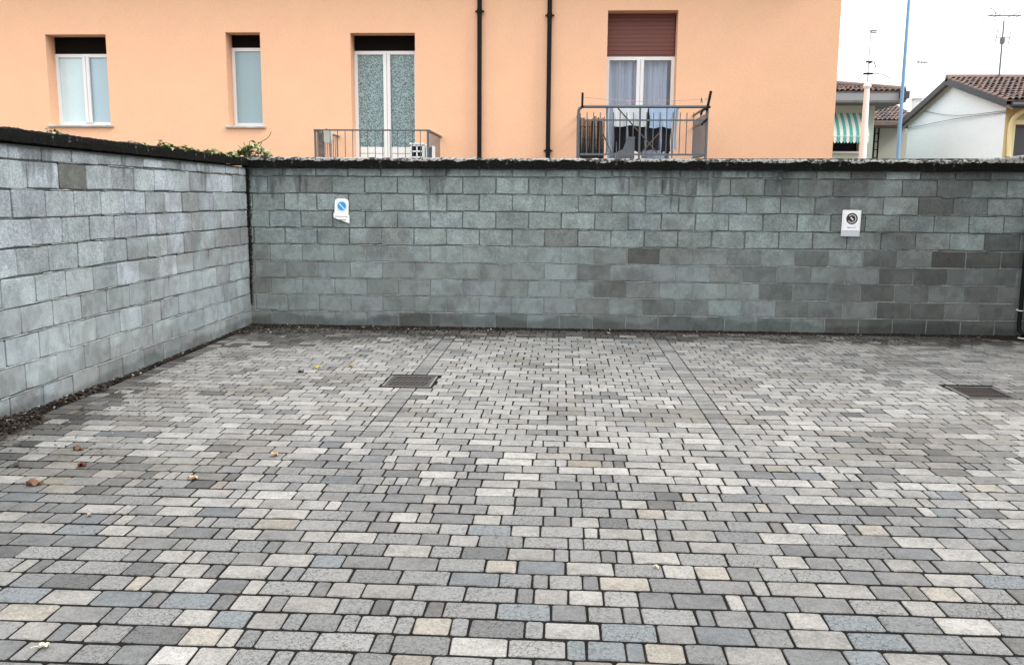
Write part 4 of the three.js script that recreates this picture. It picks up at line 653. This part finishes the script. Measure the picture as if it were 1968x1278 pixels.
// poles beyond the wall
{
  const Z = -9, q = (u, v) => onZ(u, v, Z), p0 = q(1659, 295), top = q(1667, 167).y; const t = thing('utility_pole', 'white tapered concrete pole with a thin mast on top', 'pole', [p0.x, 0, Z]);
  const wm = mat([0.80, 0.80, 0.79], { roughness: 0.6 });
  part('shaft', rod(V3(0, -0.05, 0), V3(0, top, 0), 0.125, 0.055, 18), wm, t); part('cap', plain(new THREE.LatheGeometry([[0, 0.1], [0.05, 0.08], [0.085, 0.03], [0.085, 0], [0.058, -0.03], [0.056, -0.05]].map(([x, y]) => new THREE.Vector2(x, y)), 16)).translate(0, top, 0), wm, t);
  const gm = mat([0.45, 0.45, 0.46], { roughness: 0.5 }), Y = (v) => q(1668, v).y; part('mast', rod(V3(0, top, 0), V3(0.0, Y(66), 0), 0.013, 0.011, 6), gm, t);
  part('insulator', merge([box(-0.09, Y(143), -0.04, 0.09, Y(140), 0.04)]), M.black, t); part('insulator', box(-0.06, Y(120), -0.03, 0.06, Y(117.5), 0.03), M.black, t); part('vane', merge([box(-0.01, Y(63), -0.015, 0.12, Y(61.2), 0.015), box(-0.01, Y(59.8), -0.015, 0.12, Y(58), 0.015), box(-0.01, Y(61.2), -0.015, 0.01, Y(59.8), 0.015)]), M.galvDark, t);
  part('stay_wire', tube([V3(0.05, Y(141), 0), V3(0.3, Y(143), 0), V3(0.5, Y(149), -0.1)], 0.008, 5, 12), M.galvDark, t); part('stay_wire', tube([V3(-0.05, Y(141), 0), V3(-0.15, Y(146), 0), V3(-0.2, Y(152), 0)], 0.008, 5, 12), M.galvDark, t); part('bracket', tube([V3(0, Y(122), 0), V3(0.1, Y(119), 0), V3(0.13, Y(124), 0), V3(0.16, Y(131), 0)], 0.01, 5, 12), M.galvDark, t);
  const Z2 = -7, b = onZ(1727, 290, Z2), bt = thing('flag_pole', 'tall thin blue painted metal pole', 'pole', [b.x, 0, Z2]); const bm = mat([0.16, 0.36, 0.60], { roughness: 0.4 });
  part('shaft', rod(V3(0, -0.05, 0), V3(0, 6.2, 0), 0.042, 0.026, 14), bm, bt); part('finial', plain(new THREE.SphereGeometry(0.05, 12, 8).translate(0, 6.23, 0)), bm, bt); part('base_flange', rod(V3(0, -0.03, 0), V3(0, 0.03, 0), 0.12, 0.1, 12), bm, bt);
}

// ---------------------------------------------------------------- ivy on the wall top
function leafGeo(L, W, fold, curl) { // small pointed leaf lying in XZ, tip at +z
  const o = [[0, 0], [0.45, 0.18], [0.5, 0.45], [0.28, 0.78], [0, 1]], L3 = (x, z, s) => V3(s * x * W, fold * x * W + curl * z * z * L, z * L), q = [];
  for (const s of [-1, 1]) for (let i = 0; i < 4; i++) { const a = L3(0, o[i][1], s), b = L3(o[i][0], o[i][1], s), c = L3(o[i + 1][0], o[i + 1][1], s), d = L3(0, o[i + 1][1], s); q.push(s > 0 ? [a, d, c, b] : [a, b, c, d]); }
  return quads(q);
}
const leafM = (c) => new THREE.MeshPhysicalMaterial({ color: RGB(...c), roughness: 0.45, side: THREE.DoubleSide });
{
  const ms = [leafM([0.06, 0.10, 0.025]), leafM([0.10, 0.16, 0.035]), leafM([0.20, 0.25, 0.07]), leafM([0.04, 0.06, 0.02]), leafM([0.30, 0.32, 0.12])], r = rngOf(91);
  const lg = [leafGeo(0.06, 0.055, 0.25, -0.2), leafGeo(0.048, 0.05, 0.1, -0.35), leafGeo(0.07, 0.06, 0.35, 0.1)];
  const c = V3(0.02, 2.06, 0.03);
  const t = thing('ivy_plant', 'leafy ivy bush with a long tendril at the corner where the two walls meet', 'plant', [c.x, c.y, c.z]); const stm = mat([0.10, 0.075, 0.045]);
  for (let i = 0; i < 130; i++) { const u = r(), x = lerp(-0.14, 0.26, r()) , h = 0.22 * Math.pow(r(), 0.8) * (1 - Math.abs(x - 0.06) / 0.3), z = (r() - 0.5) * 0.22 - 0.03; const m = part('leaf', lg[Math.floor(r() * 3)], ms[Math.floor(r() * 5)], t); m.position.set(x, Math.max(0.015, h), z); m.rotation.set((r() - 0.3) * 1.3, r() * 6.28, (r() - 0.5) * 1.2, 'YXZ'); const s = 0.65 + 0.7 * r(); m.scale.set(s, s, s); }
  for (let i = 0; i < 9; i++) { const a = r() * 6.28; part('stem', tube([V3(0.04 + 0.03 * Math.cos(a), -0.03, -0.03), V3(0.05 + 0.08 * Math.cos(a), 0.08, 0.06 * Math.sin(a)), V3(0.05 + 0.15 * Math.cos(a), 0.1 + 0.1 * r(), 0.1 * Math.sin(a))], 0.004, 5, 12), stm, t); }
  const td = [V3(0.1, 0.13, 0), V3(0.18, 0.19, 0.0), V3(0.25, 0.22, 0.01), V3(0.29, 0.26, 0.0), V3(0.315, 0.31, 0)]; part('tendril', tube(td, 0.0045, 5, 24), stm, t);
  for (const k of [0.2, 0.45, 0.62, 0.8]) { const p = new THREE.CatmullRomCurve3(td).getPoint(k), m = part('leaf', lg[1], ms[0], t); m.position.copy(p); m.rotation.set(-0.4, r() * 6, 0.3); m.scale.setScalar(0.5); }
  function creeper(z0, z1, n, label, hgt) { const b = thing('ivy_creeper', label, 'plant', [0, 2.05, (z0 + z1) / 2]); const L = [[], [], []];
    for (let i = 0; i < n; i++) { const z = lerp(z0, z1, r()) - (z0 + z1) / 2, env = 0.5 + 0.5 * Math.sin((z + 5) * 7.3) * Math.sin((z + 2) * 3.1); const g = lg[Math.floor(r() * 3)].clone(); const s = 0.4 + 0.45 * r(); g.scale(s, s, s); g.rotateX((r() - 0.3) * 1.4); g.rotateY(r() * 6.28); g.translate(-0.02 + 0.09 * r() - 0.03, 0.008 + hgt * r() * env, z); L[Math.floor(r() * 3)].push(g); }
    L.forEach((q, i) => { const m = part('foliage', mergeGeometries(q), ms[[0, 1, 4][i]], b); m.userData.kind = 'stuff'; });
    part('stem', tube([0, 0.25, 0.5, 0.75, 1].map((f, i) => V3(0.02 * Math.sin(i * 3), 0.012, lerp(z0, z1, f) - (z0 + z1) / 2)), 0.006, 5, 40), stm, b); }
  creeper(0.15, 1.25, 230, 'low ivy creeping on the pale wall coping next to the ivy bush', 0.055);
  creeper(1.45, 2.3, 170, 'thin patch of ivy on the middle of the pale wall coping', 0.06);
  creeper(2.55, 2.9, 34, 'few ivy leaves on the pale wall coping apart from the rest', 0.04);
  { const b = thing('weed_tuft', 'tiny dry weed on the dark coping below the two pane window', 'plant', [0.02, 2.045, onX(95, 248, 0).z]); for (let i = 0; i < 12; i++) { const m = part('leaf', lg[1], ms[i % 2 ? 4 : 3], b); m.position.set((r() - 0.5) * 0.05, 0.012 + 0.03 * r(), (r() - 0.5) * 0.16); m.rotation.set((r() - 0.5) * 2, r() * 6, 0); m.scale.setScalar(0.5); } part('stem', tube([V3(0, 0, 0), V3(0, 0.03, -0.03), V3(0.0, 0.05, -0.02)], 0.003, 5, 8), stm, b); }
}

// ---------------------------------------------------------------- soil, leaf litter and fallen leaves
{
  const r = rngOf(101);
  // low banks of soil along the foot of the walls, with an uneven edge
  const bankL = (u, v) => { const z = lerp(0.0, 6.6, v), w = (0.01 + 0.12 * smooth(2.6, 4.4, z) * smooth(0.35, 0.8, vnoise(z * 2.9, 1, 4096, 3)) + 0.07 * vnoise(z * 7, 2, 4096, 4)), h = 0.012 + 0.05 * smooth(3.0, 4.4, z) * vnoise(z * 4, 7, 4096, 5); return V3(w * u, h * (1 - u) ** 1.3 + (u > 0.98 ? -0.012 : 0.004) + 0.012 * (vnoise(z * 30, u * 9, 4096, 6) - 0.5), z); };
  const bankB = (u, v) => { const x = lerp(0.0, 9.8, v), w = 0.05 + 0.30 * (1 - smooth(0.6, 3.4, x)) * (0.3 + vnoise(x * 2.1, 4, 4096, 8)) + 0.08 * vnoise(x * 4, 5, 4096, 9) + 0.25 * smooth(8.6, 9.2, x); return V3(x, 0.016 * (1 - u) ** 1.3 + (u > 0.98 ? -0.012 : 0.003) + 0.008 * (vnoise(x * 30, u * 9, 4096, 10) - 0.5), w * u); };
  const soilBank = (f) => { const g = grid(10, 330, f); const p = g.attributes.position, uv = g.attributes.uv; for (let i = 0; i < p.count; i++) uv.setXY(i, p.getX(i), p.getZ(i)); return g; };
  const gb = soilBank(bankB); gb.index.array.reverse(); gb.computeVertexNormals(); const gl = soilBank(bankL); gl.index.array.reverse(); gl.computeVertexNormals();
  solo('soil_bank', gl, M.soil, 'dark soil gathered along the foot of the pale block wall', 'soil', null, 'stuff');
  solo('soil_bank', gb, M.soil, 'dark soil gathered along the foot of the long block wall', 'soil', null, 'stuff');
  // litter: scraps of leaf and crumbs of soil
  const cols = [[0.018, 0.014, 0.012], [0.03, 0.022, 0.017], [0.01, 0.009, 0.0085], [0.07, 0.048, 0.032], [0.28, 0.25, 0.2], [0.10, 0.045, 0.024], [0.035, 0.032, 0.03]];
  function litter(n, spot, label) { const out = [], vc = []; for (let i = 0; i < n; i++) { const [x, y, z, s] = spot(); const g = leafGeo(0.035 * s, 0.024 * s, 0.3 * r(), (r() - 0.5) * 0.8); g.rotateX((r() - 0.5) * 1.1); g.rotateY(r() * 6.28); g.translate(x, y, z); out.push(g); const k = r(), c = cols[k < 0.3 ? 0 : k < 0.52 ? 1 : k < 0.72 ? 2 : k < 0.83 ? 3 : k < 0.87 ? 4 : k < 0.91 ? 5 : 6]; for (let q = 0; q < g.attributes.position.count; q++) vc.push(...c); }
    const g = mergeGeometries(out); g.setAttribute('color', new THREE.Float32BufferAttribute(vc, 3)); solo('leaf_litter', g, mat([1, 1, 1], { vertexColors: true, side: THREE.DoubleSide, roughness: 0.9 }), label, 'litter', null, 'stuff'); }
  litter(3600, () => { const z = 1.2 + 5.2 * Math.pow(r(), 0.6), w = 0.03 + 0.17 * smooth(2.4, 4.4, z) * smooth(0.3, 0.85, vnoise(z * 2.9, 1, 4096, 3)), x = 0.01 + w * Math.pow(r(), 1.5), h = 0.065 * smooth(3.0, 4.4, z) * vnoise(z * 4, 7, 4096, 5) * (1 - x / (w + 0.02)); return [x, 0.008 + h + 0.012 * r(), z, 0.35 + 0.6 * r()]; }, 'brown dead leaf litter heaped along the foot of the pale wall');
  litter(1700, () => { const x = 3.2 * Math.pow(r(), 1.6), z = 0.02 + (0.75 - 0.15 * x) * Math.pow(r(), 1.6); return [x, 0.006 + 0.012 * r(), z, 0.4 + 0.7 * r()]; }, 'scattered brown leaf crumbs in the corner under the ivy');
  litter(5200, () => { let x, z; do { x = 9.6 * r(); z = 0.02 + 0.75 * Math.pow(r(), 1.5); } while (vnoise(x * 2.2, z * 3.5, 4096, 21) + 0.25 * (vnoise(x * 9, z * 14, 4096, 22) - 0.5) < 0.38 + 0.35 * z); return [x, 0.006 + 0.008 * r(), z, 0.3 + 0.5 * r()]; }, 'fine dark leaf crumbs along the foot of the long wall');
  litter(420, () => { const z = 1.5 + 4.2 * r(), x = 0.25 + 1.1 * Math.pow(r(), 2); return [x, 0.006 + 0.004 * r(), z, 0.3 + 0.5 * r()]; }, 'sparse leaf scraps blown out from the pale wall over the paving');
  { // moss and dead tendrils grown down the corner of the two walls
    const out = [], vc = []; for (let i = 0; i < 1500; i++) { const y = 0.25 + 1.68 * Math.pow(r(), 0.75), w = 0.012 + 0.05 * vnoise(y * 6, 3, 4096, 33) ** 1.5, g = leafGeo(0.02 + 0.018 * r(), 0.014, 0.3, (r() - 0.5)); g.rotateX((r() - 0.5) * 2.6); g.rotateY(r() * 6.28); g.translate(0.006 + w * r() * r() * 1.5, y, 0.006 + 0.02 * r()); out.push(g); const c = [[0.012, 0.014, 0.009], [0.022, 0.024, 0.015], [0.03, 0.028, 0.02]][Math.floor(r() * 3)]; for (let q = 0; q < g.attributes.position.count; q++) vc.push(...c); }
    const g = mergeGeometries(out); g.setAttribute('color', new THREE.Float32BufferAttribute(vc, 3)); solo('wall_moss', g, mat([1, 1, 1], { vertexColors: true, side: THREE.DoubleSide }), 'dark moss grown down the corner where the two block walls meet', 'moss', null, 'stuff');
  }
  // single leaves that can be told apart
  const brown = mat([0.15, 0.08, 0.04], { side: THREE.DoubleSide }), red = mat([0.17, 0.045, 0.03], { side: THREE.DoubleSide }), yel = mat([0.55, 0.36, 0.05], { side: THREE.DoubleSide }), tan = mat([0.42, 0.30, 0.19], { side: THREE.DoubleSide }), pale = mat([0.62, 0.56, 0.42], { side: THREE.DoubleSide }), dk = mat([0.05, 0.04, 0.03], { side: THREE.DoubleSide });
  for (const [u, v, m, s, lab] of [[66, 929, brown, 1.25, 'curled orange brown leaf, the largest lying on the open paving'], [156, 893, red, 0.9, 'curled dark red leaf lying on the paving between two brown leaves'], [150, 862, brown, 1, 'flat brown leaf on the paving near the leaf litter'], [372, 918, tan, 0.9, 'tan leaf on a pinkish paver away from the wall'], [527, 873, tan, 0.9, 'dull tan leaf standing on edge in the open paving'], [609, 706, yel, 0.75, 'orange yellow leaf on the paving near the slotted grate'], [673, 703, yel, 0.7, 'bright yellow leaf on the paving near the slotted grate'], [22, 812, red, 0.8, 'bright red leaf on the soil at the foot of the pale wall'], [84, 1240, pale, 0.55, 'small cream leaf scrap beside a dark crazed paver'], [1261, 1088, pale, 0.4, 'tiny white scrap on a beige paver'], [578, 714, dk, 0.8, 'blackened leaf on the paving near the orange yellow leaf'], [30, 893, dk, 0.7, 'blackened leaf on the paving near the large orange brown leaf'], [170, 988, tan, 0.5, 'small tan scrap in a paving joint']]) {
    const p = onY(u, v, 0.012), t = thing('fallen_leaf', lab, 'leaf', [p.x, 0.012, p.z]);
    const L = 0.07 * s, W = 0.04 * s; const b = part('blade', grid(8, 10, (a, c) => { const x = (a - 0.5) * 2, w = W * Math.sin(Math.PI * Math.min(1, 0.06 + c * 0.94)) ** 0.8; return V3(x * w * 0.6, 0.1 * Math.abs(x) * w + 0.006 * s * Math.sin(c * 5) + 0.012 * s * Math.sin(x * 6 + c * 9), (c - 0.5) * L); }), m, t); part('stalk', tube([V3(0, 0.004, -L / 2), V3(0.004, 0.008, -L / 2 - 0.012), V3(0.012, 0.004, -L / 2 - 0.024)], 0.0014, 5, 8), m, t); t.rotation.y = r() * 6.28; }
}
renderer.render(scene, camera);
